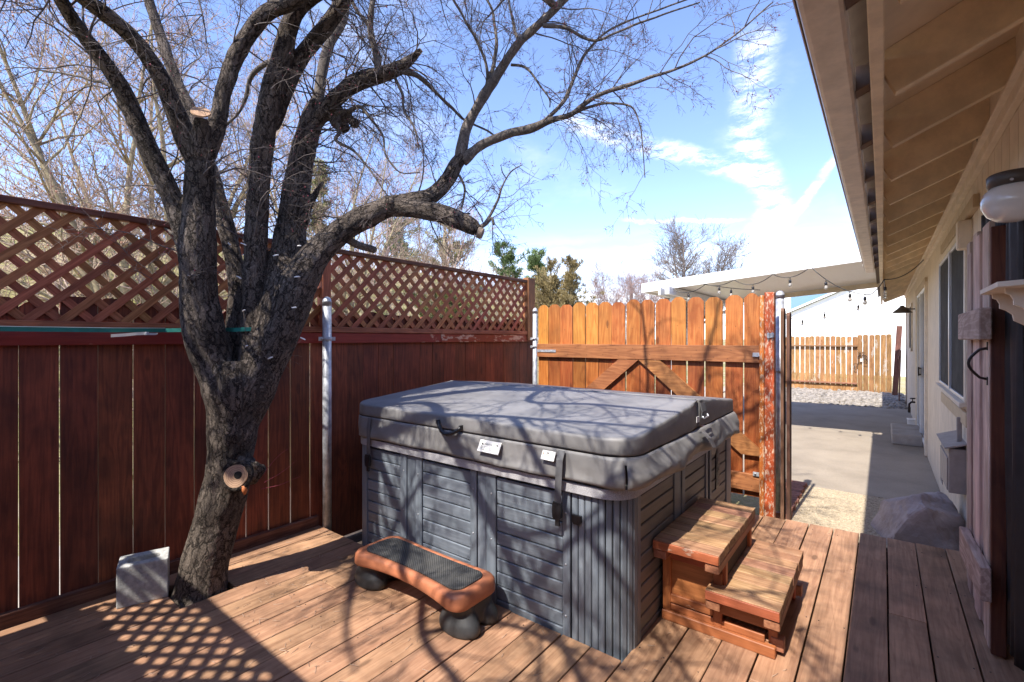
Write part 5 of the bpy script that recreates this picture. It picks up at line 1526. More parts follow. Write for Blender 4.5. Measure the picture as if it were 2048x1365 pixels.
# ------------------------------------------------------------------ cinder block
cb = MB()
def slotted(w, d, h, sw, sd, c, rz):
    """block with an open oval core running top to bottom"""
    out = [(-w / 2, -d / 2), (w / 2, -d / 2), (w / 2, d / 2), (-w / 2, d / 2)]
    n = 24; inner = []; outer = []
    for k in range(n):
        a = 2 * math.pi * k / n
        ca, sa = math.cos(a), math.sin(a)
        inner.append((sw / 2 * math.copysign(abs(ca) ** .55, ca), sd / 2 * math.copysign(abs(sa) ** .55, sa)))
        s_ = max(abs(ca) / (w / 2), abs(sa) / (d / 2)); outer.append((ca / s_, sa / s_))
    vs = []
    for z in (0, h):
        vs += [(x, y, z) for x, y in outer] + [(x * (1 if z else .9), y * (1 if z else .9), z) for x, y in inner]
    fs = []
    for k in range(n):
        k2 = (k + 1) % n
        fs += [(k, k2, 2 * n + k2, 2 * n + k), (2 * n + k, 2 * n + k2, 3 * n + k2, 3 * n + k), (3 * n + k, 3 * n + k2, n + k2, n + k), (n + k, n + k2, k2, k)]
    q = Matrix.Rotation(rz, 3, 'Z')
    # insert exact corners by snapping the nearest outer points
    for z_i in (0, 2 * n):
        for cx, cy in out:
            b = min(range(n), key=lambda k: (vs[z_i + k][0] - cx) ** 2 + (vs[z_i + k][1] - cy) ** 2)
            vs[z_i + b] = (cx, cy, vs[z_i + b][2])
    cb.add([q @ Vector(v) for v in vs], fs)
    me = cb.mesh('cinder_block', M_CINDER)
    o = link('cinder_block', me, loc=c)
    tag(o, 'grey hollow cinder block standing on the deck by the foot of the tree', 'cinder block')
    bv = o.modifiers.new('worn', 'BEVEL'); bv.width = .006; bv.segments = 2; bv.limit_method = 'ANGLE'
    return o
slotted(.235, .185, .228, .155, .078, (-3.395, .865, 0), R(72))

# ------------------------------------------------------------------ boulder
bm = bmesh.new(); bmesh.ops.create_icosphere(bm, subdivisions=5, radius=1)
rr = random.Random(31)
planes = [(Vector(n).normalized(), d) for n, d in (((-.10, -.99, -.02), .62), ((.55, -.75, .30), .70), ((-.85, -.25, .42), .62), ((-.35, .2, .95), .70), ((.35, -.15, .95), .74), ((.8, .1, .55), .72), ((-.6, -.7, .1), .78), ((.1, .9, .5), .75), ((-.55, -.35, .75), .76))]
for v in bm.verts:
    p = v.co.copy()
    for n, d in planes:
        e = p.dot(n) - d
        if e > 0: p -= n * e * .985
    p *= 1 + .05 * mnoise.noise(p * 2.6) + .025 * mnoise.noise(p * 7) + .018 * mnoise.noise(p * 15) + .010 * mnoise.noise(p * 34)
    v.co = (p.x * .40 + .27, p.y * .46 + 5.13, p.z * .50 - .15)
me = bpy.data.meshes.new('boulder'); bm.to_mesh(me); bm.free(); me.materials.append(M_BOULD)
me.polygons.foreach_set('use_smooth', [False] * len(me.polygons))
tag(link('boulder', me), 'large purplish grey boulder on the gravel at the end of the deck', 'boulder')

# ------------------------------------------------------------------ house
house = thing('house', 'beige board sided house with deep raftered eaves along the right', 'house', (.5, 6, -.2))
WX = .50
HY0, HY1 = -1.2, 16.3
def opening(y, z0, z1):
    return [(a, b) for (ya, yb, a, b) in OPEN if ya < y < yb]
OPEN = [(4.84, 6.86, 1.03, 2.30), (8.92, 11.16, -.10, 2.27)]
y = HY0
while y < HY1:
    yc = y + .1
    z0, z1 = -.24, 2.66
    cuts = opening(yc, z0, z1)
    segs = [(z0, z1)]
    if cuts:
        a, b = cuts[0]; segs = [s for s in ((z0, a), (b, z1)) if s[1] - s[0] > .05]
    for a, b in segs:
        box('siding_board', (WX + .012, yc, (a + b) / 2), (.024, .194, round(b - a, 3)), M_SIDE, house, bev=.004)
    y += .2
box('wall_core', (WX + .11, (HY0 + HY1) / 2, 1.22), (.10, HY1 - HY0 - .01, 2.92), M_SIDE, house, bev=0)
box('end_wall', (2.6, HY1 - .05, 1.6), (4.2, .10, 3.7), M_SIDE, house, bev=0)
box('corner_trim', (WX - .004, HY1 - .06, 1.2), (.03, .10, 2.86), M_TRIM, house)
SLOPE = .44
RH = .178
def roof_z(x): return 2.675 + RH * 1.09 + (x - .5) * SLOPE     # underside of the roof boards
ang = math.atan(SLOPE)
# rafters at .64 m, each with a paint-worn end
ry = 3.09 - .66 * 6
RY_LIST = []
while ry < HY1 + .05:
    RY_LIST.append(round(ry, 3)); ry += .66
RX0, RX1 = .006, .66
for y in RY_LIST:
    L = (RX1 - RX0) / math.cos(ang)
    xc = (RX0 + RX1) / 2
    zc = roof_z(xc) - RH / 2 / math.cos(ang) - .001
    box('rafter', (xc, y, zc), (round(L, 3), .042, RH), M_RAFT, house, bev=.003, rot=(0, -ang, 0))
# roof boards above the rafters and the roof itself
XR0, XR1 = -.045, 4.4
nb = 1
for i in range(nb):
    xa = -.03; xb = .74
    xc = (xa + xb) / 2
    box('roof_board', (xc, (HY0 + HY1) / 2, roof_z(xc) + .010), ((xb - xa) / math.cos(ang), HY1 - HY0, .018), M_SOFF, house, bev=0, rot=(0, -ang, 0))
m = MB()
zl, zr = roof_z(XR0) + .024, roof_z(XR1) + .024
m.prism([(-.094, roof_z(-.094) + .024), (XR1, zr), (XR1, zr + .05), (-.094, roof_z(-.094) + .074)], 'y', HY0 - .02, HY1 + .02)
m.build('roof', M_ROOF, house)
m = MB(); zb = roof_z(8.84)
m.prism([(XR1, zr), (8.8, zl), (8.8, zl + .05), (XR1, zr + .05)], 'y', HY0 - .02, HY1 + .02)
m.build('roof', M_ROOF, house)
# blocking boards between the rafters, some with vent holes
hole_sets = {}
for i, (a, b) in enumerate(zip(RY_LIST[:-1], RY_LIST[1:])):
    bl = box('blocking', (WX - .018, (a + b) / 2, 2.755), (.022, round(b - a - .046, 3), .21), M_TRIM, house, bev=0, rot=(0, 0, 0))
    if i % 2 == 1:
        m = MB()
        for k in (-1, 0, 1):
            m.tube([(WX - .0300, (a + b) / 2 + k * .065 + .02, 2.765), (WX - .0292, (a + b) / 2 + k * .065 + .02, 2.765)], .022, 14)
        m.build('vent_hole', M_HOLE, bl)
box('frieze_board', (WX - .017, (HY0 + HY1) / 2, 2.605), (.034, HY1 - HY0, .062), M_TRIM, house, bev=.004)
box('frieze_mould', (WX - .030, (HY0 + HY1) / 2, 2.645), (.060, HY1 - HY0, .018), M_TRIM, house, bev=.003)
# fascia and gutter
for ya, yb in ((HY0, 3.47), (3.473, 9.2), (9.203, HY1)):
    box('fascia', (-.015, (ya + yb) / 2, 2.52 + (.003 if ya > 3 else 0)), (.040, yb - ya, .185), M_RAFT, house, bev=.004)
m = MB()
prof = [(-.088, 2.56), (-.088, 2.455), (-.098, 2.448), (-.178, 2.448), (-.190, 2.454), (-.198, 2.475), (-.203, 2.51), (-.214, 2.54), (-.214, 2.566), (-.206, 2.570), (-.203, 2.558), (-.194, 2.51), (-.183, 2.462), (-.094, 2.458), (-.092, 2.56)]
m.prism(prof, 'y', HY0, 8.54)
gut = m.build('gutter', M_GUTT, house)
m = MB().prism([(-.204, 2.4745), (-.2005, 2.4745), (-.2085, 2.512), (-.2195, 2.541), (-.2195, 2.569), (-.2145, 2.5695), (-.2145, 2.5405), (-.2035, 2.5105)], 'y', HY0, 8.54)
m.build('gutter_face', M_GUTB, gut)
by = -.3
while by < 8.4:
    m = MB()
    m.prism([(-.086, 2.47), (-.040, 2.49), (-.040, 2.497), (-.084, 2.478)], 'y', by - .035, by + .035)
    m.prism([(-.086, 2.47), (-.036, 2.49), (-.036, 2.60), (-.086, 2.60)], 'y', by + .030, by + .036)
    m.build('gutter_bracket', M_BRKT, house)
    by += .66
# window with two screened sashes
win = bpy.data.objects.new('window', None); COL.objects.link(win); win.location = (WX, 5.85, 1.66); adopt(win, house)
win.matrix_parent_inverse = Matrix.Translation(-Vector(house.location))
for (ya, yb) in ((4.872, 5.818), (5.872, 6.83)):
    box('pane', (WX - .002, (ya + yb) / 2, 1.664), (.012, yb - ya, 1.22), M_SCREEN, win, bev=0)
for c, s in (((WX - .010, 5.845, 1.664), (.035, .050, 1.25)), ((WX - .008, 4.858, 1.664), (.030, .030, 1.27)), ((WX - .008, 6.842, 1.664), (.030, .030, 1.27)), ((WX - .008, 5.85, 2.286), (.028, 1.95, .028)), ((WX - .008, 5.85, 1.042), (.028, 1.95, .028))):
    box('frame', c, s, M_ALU, win, bev=.003)
box('sill', (WX - .025, 5.85, 1.008), (.055, 2.04, .036), M_TRIM, win, bev=.004)
box('apron', (WX - .012, 5.66, .905), (.026, 1.85, .105), M_HEAD, win, bev=.004)
box('casing', (WX - .012, 5.85, 2.328), (.026, 2.06, .052), M_TRIM, win, bev=.004)
box('casing', (WX - .012, 6.885, 1.664), (.026, .055, 1.27), M_TRIM, win, bev=.004)
box('casing', (WX - .012, 4.815, 1.664), (.026, .055, 1.27), M_TRIM, win, bev=.004)
box('header', (WX - .016, 5.42, 2.405), (.034, 2.20, .088), M_HEAD, win, bev=.004)
# sliding door
door = bpy.data.objects.new('sliding_door', None); COL.objects.link(door); door.location = (WX, 10.04, 1.0); adopt(door, house)
for c, s in (((WX - .014, 8.90, 1.08), (.035, .11, 2.46)), ((WX - .014, 11.19, 1.08), (.035, .11, 2.46)), ((WX - .014, 10.045, 2.315), (.036, 2.40, .105))):
    box('casing', c, s, M_HEAD if s[1] > 1 else M_TRIM, door, bev=.004)
for c, s in (((WX + .002, 10.045, 2.235), (.04, 2.16, .05)), ((WX + .002, 10.045, -.05), (.04, 2.16, .06)), ((WX + .002, 8.985, 1.09), (.04, .055, 2.26)), ((WX + .002, 11.105, 1.09), (.04, .055, 2.26)), ((WX - .006, 10.045, 1.09), (.045, .07, 2.24))):
    box('frame', c, s, M_WHITE, door, bev=.003)
for ya, yb in ((9.015, 10.01), (10.08, 11.075)):
    box('pane', (WX + .012, (ya + yb) / 2, 1.09), (.01, yb - ya, 2.22), M_GLASSD, door, bev=0)
MB().box((WX - .045, 9.98, .98), (.02, .03, .14)).box((WX - .03, 9.98, 1.03), (.03, .02, .02)).box((WX - .03, 9.98, .93), (.03, .02, .02)).build('handle', M_IRON, door)
# a second small window near the far corner
win2 = bpy.data.objects.new('window', None); COL.objects.link(win2); win2.location = (WX, 13.6, 1.6); adopt(win2, house)
box('pane', (WX - .004, 13.6, 1.75), (.012, 1.0, .9), M_SCREEN, win2, bev=0)
for c, s in (((WX - .012, 13.07, 1.75), (.03, .06, 1.02)), ((WX - .012, 14.13, 1.75), (.03, .06, 1.02)), ((WX - .012, 13.6, 2.23), (.03, 1.0, .06)), ((WX - .016, 13.6, 1.27), (.04, 1.12, .06))):
    box('frame', c, s, M_TRIM, win2, bev=.003)
m = MB()
for k in range(5): m.box((WX - .003, 6.80, -.01 + k * .02), (.012, .16, .008))
m.box((WX - .001, 6.80, .03), (.008, .18, .12)); m.build('foundation_vent', M_GREYB, house)
# concrete step, faucet, small white box, meter box, conduit box
st_ = box('concrete_step', (.305, 10.25, -.085), (.38, 1.20, .17), M_CONC2, bev=.012)
tag(st_, 'low concrete step on the patio below the sliding door', 'step')
fa = thing('garden_tap', 'dark garden tap on the beige wall past the sliding door', 'tap', (WX, 11.75, .2))
MB().tube([(WX, 11.75, .30), (WX - .07, 11.75, .30), (WX - .10, 11.75, .26), (WX - .10, 11.75, .20)], .018, 8).build('spout', M_IRON, fa)
MB().tube([(WX - .05, 11.75, .30), (WX - .05, 11.75, .37)], .008, 6).lathe([(.04, 0), (.045, .01), (.04, .02)], (WX - .05, 11.75, .36), 10).build('handwheel', M_IRON, fa)
MB().tube([(WX - .10, 11.75, .20), (WX - .10, 11.75, .10)], .022, 8).build('vacuum_breaker', M_IRON, fa)
wb = thing('outlet_box', 'small white box at the foot of the wall between the tap and the concrete step', 'box', (WX - .07, 11.35, -.1))
box('body', (WX - .07, 11.35, -.075), (.14, .22, .19), M_WHITE, wb, bev=.012)
box('lid', (WX - .07, 11.35, .026), (.155, .235, .014), M_WHITE, wb, bev=.004)
mb = thing('meter_box', 'grey electrical box on the siding under the window', 'electrical box', (WX - .05, 5.24, .5))
box('body', (WX - .050, 5.24, .49), (.10, .62, .34), M_GREYB, mb, bev=.004)
m = MB(); m.prism([(WX - .125, .655), (WX, .70), (WX, .712), (WX - .128, .667)], 'y', 4.90, 5.58); m.build('rain_hood', M_GREYB, mb)
box('door', (WX - .104, 5.24, .455), (.008, .54, .25), M_GREYB, mb, bev=.002)
box('conduit', (WX - .03, 5.05, .78), (.03, .03, .22), M_GREYB, mb, bev=.006)
jb = thing('junction_box', 'narrow beige box on the wall beside the window head', 'box', (WX - .03, 4.70, 2.24))
box('body', (WX - .035, 4.70, 2.245), (.07, .12, .20), M_TRIM, jb, bev=.004)
box('cover_plate', (WX - .073, 4.70, 2.245), (.006, .105, .19), M_TRIM, jb, bev=.002)
# far wall lamp
fl = thing('wall_lamp', 'dark cone shaded lamp on the house wall past the sliding door', 'lamp', (WX, 11.85, 2.05))
MB().lathe([(.05, 0), (.05, .01)], (0, 0, 0), 12).build('back_plate', M_LAMPB, fl)
fl.children[0].location = (WX - .008, 11.85, 2.06); fl.children[0].rotation_euler = (0, R(90), 0)
MB().tube([(WX, 11.85, 2.07), (WX - .10, 11.85, 2.07), (WX - .16, 11.85, 2.10)], .012, 8).build('arm', M_LAMPB, fl)
MB().lathe([(.03, .14), (.035, .12), (.16, .0), (.155, .0), (.03, .11)], (WX - .20, 11.85, 2.0), 20).build('lamp_shade', M_LAMPB, fl)

# ------------------------------------------------------------------ plank screen by the wall
ps = thing('plank_screen', 'weathered vertical plank screen with two battens and an iron pull against the house', 'screen', (.42, 3.6, 0))
yy = [3.175, 3.325, 3.47, 3.625, 3.775, 3.92, 4.06]
for i in range(6):
    w = yy[i + 1] - yy[i] - .007
    d = [0, .012, 0, .010, .002, .012][i]
    zt = 2.06 + [0.0, .02, -.01, .03, -.06, .02][i]
    box('plank', (.410 + d, (yy[i] + yy[i + 1]) / 2, .025 + (zt - .025) / 2), (.022, round(w, 3), round(zt - .025, 3)), M_DOOR, ps, bev=.003, rot=(0, 0, rng.uniform(-.01, .01)))
box('edge_stile', (.430, 3.172, 1.02), (.052, .026, 2.02), M_DOORD, ps, bev=.003)
box('batten', (.378, 3.47, .335), (.040, .76, .155), M_DOORB, ps, bev=.004, rot=(R(-3.5), 0, 0))
box('batten', (.376, 3.47, 1.570), (.044, .78, .150), M_DOORB, ps, bev=.005)
hp = [(.398, 3.205, 1.455), (.372, 3.205, 1.448)] + [(.372 - .040 * math.sin(math.pi * i / 8), 3.215 , 1.448 - .136 * i / 8) for i in range(9)] + [(.398, 3.205, 1.305)]
MB().tube(hp, .0065, 8).box((.397, 3.205, 1.465), (.006, .018, .04)).box((.397, 3.205, 1.297), (.006, .018, .04)).build('pull_handle', M_IRON, ps)
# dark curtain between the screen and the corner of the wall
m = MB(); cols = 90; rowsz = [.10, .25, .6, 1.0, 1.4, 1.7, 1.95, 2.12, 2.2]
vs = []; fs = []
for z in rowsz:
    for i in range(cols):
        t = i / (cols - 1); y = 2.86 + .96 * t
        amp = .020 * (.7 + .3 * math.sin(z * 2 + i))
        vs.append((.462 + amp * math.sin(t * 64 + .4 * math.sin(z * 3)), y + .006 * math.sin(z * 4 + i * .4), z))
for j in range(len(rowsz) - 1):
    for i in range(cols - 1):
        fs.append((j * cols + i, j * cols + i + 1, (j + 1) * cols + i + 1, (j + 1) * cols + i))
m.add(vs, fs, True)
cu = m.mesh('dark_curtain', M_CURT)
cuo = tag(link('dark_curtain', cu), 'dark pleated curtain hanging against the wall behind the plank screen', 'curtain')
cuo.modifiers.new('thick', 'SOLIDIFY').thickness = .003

# shelf with scrolled brackets
shf = thing('wall_shelf', 'cream wall shelf with scalloped brackets, below the globe lamp', 'shelf', (.4, 2.5, 1.7))
ol = [(.50, 2.30), (.50, 2.80), (.40, 2.80), (.318, 2.74), (.318, 2.36), (.40, 2.30)]
m = MB(); m.prism(ol, 'z', 1.682, 1.700); o = m.build('shelf_board', M_TRIM, shf)
def scroll(y):
    pr = [(.498, 1.682), (.350, 1.682), (.352, 1.664), (.364, 1.658), (.372, 1.640), (.372, 1.622), (.392, 1.612), (.408, 1.596), (.412, 1.572), (.428, 1.562), (.446, 1.55), (.455, 1.525), (.470, 1.505), (.498, 1.49)]
    MB().prism(pr, 'y', y - .010, y + .010).build('bracket', M_TRIM, shf)
scroll(2.72); scroll(2.46)
box('wall_cleat', (.492, 2.55, 1.672), (.014, .48, .020), M_TRIM, shf, bev=.002)

# globe lamp
gl = thing('globe_lamp', 'opal glass globe lamp with dark bronze base on the house wall', 'lamp', (.43, 2.72, 2.05))
cx, cy = .413, 2.72
v = [(0.02, -.078), (.05, -.072), (.078, -.050), (.095, -.018), (.098, .010), (.090, .040), (.072, .060), (.060, .066)]
MB().lathe(v, (cx, cy, 2.045), 36).build('globe', M_GLOBE, gl)
MB().lathe([(.070, 0), (.078, .004), (.080, .046), (.074, .052)], (cx, cy, 2.106), 32).build('base', M_LAMPB, gl)
MB().box((.47, cy, 2.135), (.075, .11, .045)).build('wall_arm', M_LAMPB, gl)
MB().tube([(cx - .02, cy - .083, 2.118), (cx - .02, cy - .096, 2.114)], .005, 8).build('thumb_screw', M_ALU, gl)

# ------------------------------------------------------------------ patio cover
pc = thing('patio_cover', 'white aluminium patio cover fixed to the house beyond the gate', 'patio cover', (-1.9, 10.5, 2.5))
PY0, PY1 = 8.60, 12.45
PXL, PXR = -3.60, .02
SL2 = .0775
def pz(x): return 2.652 + (x + .25) * SL2        # underside of the panels
a2 = math.atan(SL2)
npan = 24
for i in range(npan):
    ya = PY0 + .04 + (PY1 - PY0 - .06) * i / npan; yb = PY0 + .04 + (PY1 - PY0 - .06) * (i + 1) / npan
    xc = (PXL + PXR) / 2
    box('roof_panel', (xc, (ya + yb) / 2, pz(xc) + .020), ((PXR - PXL) / math.cos(a2), yb - ya - .010, .03), M_CEIL, pc, bev=.004, rot=(0, -a2, 0))
m = MB(); m.prism([(PXL + .01, pz(PXL) + .036), (PXR, pz(PXR) + .036), (PXR, pz(PXR) + .05), (PXL + .01, pz(PXL) + .05)], 'y', PY0 + .03, PY1); m.build('roof_skin', M_WHITE, pc)
m = MB(); m.prism([(PXL, pz(PXL) - .022), (PXR, pz(PXR) - .022), (PXR, pz(PXR) + .150), (PXL, pz(PXL) + .150)], 'y', PY0, PY0 + .035); m.build('front_fascia', M_WHITE, pc)
m = MB(); m.prism([(PXL + .002, pz(PXL) - .10), (PXR, pz(PXR) - .10), (PXR, pz(PXR) + .10), (PXL + .002, pz(PXL) + .10)], 'y', PY1 - .045, PY1); m.build('back_fascia', M_TRIM, pc)
m = MB(); m.box((PXL + .02, (PY0 + PY1) / 2, pz(PXL) + .06), (.04, PY1 - PY0 - .09, .16)); m.build('end_gutter', M_WHITE, pc)
box('beam', (-3.02, (PY0 + PY1) / 2, pz(-3.02) - .075), (.08, PY1 - PY0 + .5, .14), M_WHITE, pc, bev=.004)
box('beam', (-3.16, (PY0 + PY1) / 2, pz(-3.16) - .075), (.04, PY1 - PY0 + .5, .14), M_WHITE, pc, bev=.004)
for y in (PY0 + .25, PY1 - .3):
    box('support_post', (-3.09, y, 1.09), (.09, .09, 2.55), M_WHITE, pc, bev=.006)
box('wall_bracket', (-.18, PY0 - .02, 2.58), (.10, .05, .05), M_WHITE, pc, bev=.004)

# string lights
sl = thing('string_lights', 'dark cord of clear bulbs looped under the patio cover front edge', 'string lights', (-1, 8.5, 2.4))
Yl = 8.53
def sag(a, b, s, n=12):
    return [Vector(a).lerp(Vector(b), i / n) + Vector((0, 0, -s * 4 * (i / n) * (1 - i / n))) for i in range(n + 1)]
runs = [((-3.0, 8.56, 2.40), (-2.42, 8.56, 2.445), .10), ((-2.42, Yl, 2.45), (-1.955, Yl, 2.485), .06), ((-1.955, Yl, 2.485), (-1.38, Yl, 2.53), .12), ((-1.38, Yl, 2.53), (-.90, Yl, 2.573), .09), ((-.846, Yl, 2.576), (-.14, Yl - .05, 2.130), .10), ((-.14, Yl - .05, 2.13), (.02, Yl - .1, 2.33), .03), ((.02, Yl - .1, 2.33), (.46, 8.9, 2.62), .08),
        ((-1.75, 12.40, 2.00), (-.75, 12.40, 2.27), .16), ((-.75, 12.40, 2.27), (-.05, 12.2, 2.36), .08), ((-2.45, Yl, 2.45), (-1.6, 8.75, 2.31), .02), ((.02, Yl - .1, 2.33), (.03, 9.5, 2.30), .03)]
spots = []
for a, b, s in runs:
    p = sag(a, b, s); MB().tube(p, .0065, 5).build('cord', M_BLACK, sl); spots.append(p)
bulbs = [spots[0][6], spots[1][6], spots[2][6], spots[3][6], spots[4][3], spots[4][8], spots[4][11], spots[7][4], spots[7][9], spots[8][6], spots[9][6], Vector((.03, 8.9, 2.30)), Vector((.03, 9.3, 2.29)), Vector((.03, 9.7, 2.28))]
sock = MB().tube([(0, 0, 0), (0, 0, -.035)], .006, 6).lathe([(.012, -.035), (.019, -.043), (.019, -.082), (.016, -.088)], (0, 0, 0), 10).mesh('socket', M_BLACK)
bulb = MB().lathe([(.012, -.088), (.021, -.104), (.026, -.122), (.020, -.142), (.008, -.150)], (0, 0, 0), 12).mesh('bulb', M_BULB)
for i, p in enumerate(bulbs):
    s_ = link('socket', sock, sl, loc=p)
    link('bulb', bulb, sl, loc=p)

# ------------------------------------------------------------------ far fence
ff = thing('picket_fence', 'sunlit weathered picket fence across the far end of the yard', 'fence', (-1.2, 18.5, -.2))
x = -3.75; i = 0
while x < .22:
    w = .142; solo = x > -.70
    h = 1.80 + (.045 if solo else 0) + rng.uniform(-.012, .012)
    o = link('picket', picket_mesh(w - (.016 if not solo else .012), round(h, 2), .018, M_FAR, 'y', .03), ff, loc=(x + w / 2, 18.52 - (.05 if -.70 < x < -.5 else 0), -.22))
    o.rotation_euler = (0, rng.uniform(-.006, .006), 0)
    x += w; i += 1
box('rail', (-2.2, 18.47, 1.27), (3.15, .085, .042), M_FARR, ff)
box('rail', (-2.2, 18.47, .085), (3.15, .085, .042), M_FARR, ff)
box('kick_board', (-2.2, 18.505, -.10), (3.15, .02, .24), M_FAR, ff)
box('leaning_post', (.33, 17.6, .82), (.13, .09, 2.10), M_BRN, ff, bev=.004, rot=(0, R(3), 0))
sg = thing('side_gate', 'narrow brown gate panel beside the house at the far end of the yard', 'gate', (.42, 16.2, -.2))
for k in range(3):
    box('board', (.36 + .0, 16.05 + k * .13, .50), (.022, .12, 1.40), M_BRN, sg, bev=.003, rot=(0, R(1.5), 0))
box('brace', (.344, 16.18, 1.0), (.02, .38, .08), M_BRN, sg)
box('brace', (.344, 16.18, .1), (.02, .38, .08), M_BRN, sg)
# wire trellis ornament hung on the far pickets
wo = thing('wire_ornament', 'dark wire wall ornament hung on the far picket fence', 'ornament', (-.55, 18.4, .9))
m = MB()
for pts in (((-.70, .55), (-.70, .72), (-.60, .72), (-.60, .92), (-.48, .92), (-.48, 1.05)), ((-.70, .55), (-.62, .55), (-.62, .72)), ((-.60, .75), (-.45, .75), (-.45, .95)), ((-.62, .92), (-.56, 1.0), (-.5, .95), (-.44, 1.0), (-.38, .93)), ((-.38, .72), (-.38, .95)), ((-.45, .75), (-.38, .72))):
    m.tube([(a, 18.43, b) for a, b in pts], .008, 5)
for a, b in ((-.56, 1.06), (-.46, 1.06), (-.56, .98), (-.46, .98), (-.40, .90)):
    c = [(a + .03 * math.cos(t * .785), 18.43, b + .03 * math.sin(t * .785)) for t in range(9)]
    m.tube(c, .007, 5, cap=False)
m.build('wire', M_IRON, wo)
box('plaque', (-.53, 18.425, .83), (.035, .012, .10), M_WHITE, wo, bev=.002)

# ------------------------------------------------------------------ neighbours
nb_ = thing('white_house', 'bright white neighbouring house gable behind the far fence', 'house', (.5, 28, -.2))
m = MB(); m.prism([(-5.3, -.3), (7, -.3), (7, 2.6), (1.2, 5.05), (-5.3, 2.12)], 'y', 28.0, 36.0); m.build('wall', M_WPAINT, nb_)
m = MB(); m.prism([(-5.7, 1.98), (1.2, 5.09), (7.4, 2.48), (7.4, 2.58), (1.2, 5.20), (-5.7, 2.08)], 'y', 27.8, 36.2); m.build('roof', M_WPAINT, nb_)
b2 = thing('sky_standin', 'added slate blue block standing in for the sky behind the white gable, under the patio cover', 'house', (-5, 40, -.2))
m = MB(); m.prism([(-5.1, -.3), (3, -.3), (3, 5.2), (-5.1, 5.2)], 'y', 38.5, 44.0); m.build('wall', M_SKYBLUE, b2)  # added block; its blue stands in for the sky beside the gable
m = MB(); m.prism([(-5.3, 5.2), (3.2, 5.2), (2.0, 5.9), (-4.1, 5.9)], 'y', 38.3, 44.2); m.build('roof', M_ROOF, b2)  # top of the added sky block
up = thing('utility_pole', 'wooden utility pole far off above the gate', 'pole', (-16.7, 37.7, -.2))
MB().tube([(-16.7, 37.7, -.2), (-16.7, 37.7, 6.25)], [.16, .12], 8).build('shaft', M_GREYTWIG, up)

# ------------------------------------------------------------------ background trees
def gz(x, y): return ground_z(x, y)
def bare_tree(name, label, base, h, spread, nstem, mat_t, mat_w, seed, kids=(6, 6, 4), r0=.07, twr=.006, lean=(0, 0), bud=None, stemsplit=.25, group='bare trees beyond the fence', up=.25, dens=1.0, budn=600):
    rr = random.Random(seed)
    t = thing(name, label, 'tree' if 'tree' in name else 'shrub', (base[0], base[1], gz(*base) - .05), group)
    z0 = gz(*base) - .1
    tm = MB(); tws = []; bds = []
    for s in range(nstem):
        a = 2 * math.pi * (s + rr.random() * .6) / nstem
        d = Vector((math.cos(a) * spread + lean[0], math.sin(a) * spread + lean[1], 1)).normalized()
        n = 12; L = h * rr.uniform(.8, 1.05)
        pts = [Vector((base[0] + .12 * math.cos(a) * (nstem > 1), base[1] + .12 * math.sin(a) * (nstem > 1), z0))]; rad = [r0]
        for i in range(n):
            d = (d + Vector((rr.gauss(0, .07), rr.gauss(0, .07), .05))).normalized()
            pts.append(pts[-1] + d * L / n); rad.append(max(r0 * (1 - .9 * (i + 1) / n), twr))
        tm.tube(pts, rad, 7)
        for k in range(int(kids[0] * 2 * dens)):
            u = rr.uniform(stemsplit, 1.0); i = min(n - 1, int(u * n))
            dd = (pts[i + 1] - pts[i]).normalized()
            side = Vector((rr.gauss(0, 1), rr.gauss(0, 1), rr.gauss(0, .4))); side = (side - dd * side.dot(dd)).normalized()
            l1 = L * rr.uniform(.22, .42) * (1.15 - .5 * u)
            def br(p, d, l, r, lv):
                nn = 5; q = [p]; rd = [r]
                for _ in range(nn):
                    d = (d + Vector((rr.gauss(0, .16), rr.gauss(0, .16), rr.gauss(0, .12) + up * .25))).normalized()
                    q.append(q[-1] + d * l / nn); rd.append(max(r * (1 - .8 * (_ + 1) / nn), twr * .45))
                (tm if lv == 0 else tws).append((q, rd)) if lv else tm.tube(q, rd, 5)
                if lv < 2:
                    for _ in range(kids[lv + 1]):
                        j = rr.randint(1, nn - 1); dj = (q[j + 1] - q[j]).normalized()
                        s2 = Vector((rr.gauss(0, 1), rr.gauss(0, 1), rr.gauss(0, .8))); s2 = (s2 - dj * s2.dot(dj)).normalized()
                        br(q[j], dj * .8 + s2 * .7, l * rr.uniform(.38, .6), max(rd[j] * .6, twr * .6), lv + 1)
                elif bud:
                    bds.append(q[-1]); bds.append(q[2])
            br(pts[i], dd * .7 + side * .8, l1, max(rad[i] * .55, twr), 0)
    tm.build('trunk', mat_t, t)
    w = MB()
    for q, rd in tws: w.tube(q, rd, 3, cap=False)
    w.build('crown', mat_w, t, kind='stuff')
    if bud:
        b = MB()
        for p in rr.sample(bds, min(len(bds), budn)):
            s = rr.uniform(.008, .016)
            b.add([(p.x + a * s, p.y + c * s, p.z + e * s) for a, c, e in OCT], OF)
        b.build('buds', bud, t, kind='stuff')
    return t
bare_tree('bare_tree', 'big pale budding tree with many olive stems behind the lattice fence, far left', (-9.6, 2.4), 6.8, .36, 8, M_BGTRUNK, M_BGTWIG, 41, kids=(8, 7, 5), r0=.075, twr=.006, bud=M_BGBUD, stemsplit=.15, budn=2600)
bare_tree('bare_tree', 'pale bare tree half hidden behind the dark trunk', (-9.6, 6.0), 6.2, .32, 6, M_BGTRUNK, M_BGTWIG, 42, kids=(7, 6, 5), r0=.06, twr=.006, bud=M_BGBUD, budn=900)
bare_tree('bare_tree', 'small pinkish bare tree behind the lattice just right of the dark trunk', (-12.2, 8.9), 4.0, .30, 4, M_PINKTWIG, M_PINKTWIG, 43, kids=(6, 6, 4), r0=.045, twr=.007)
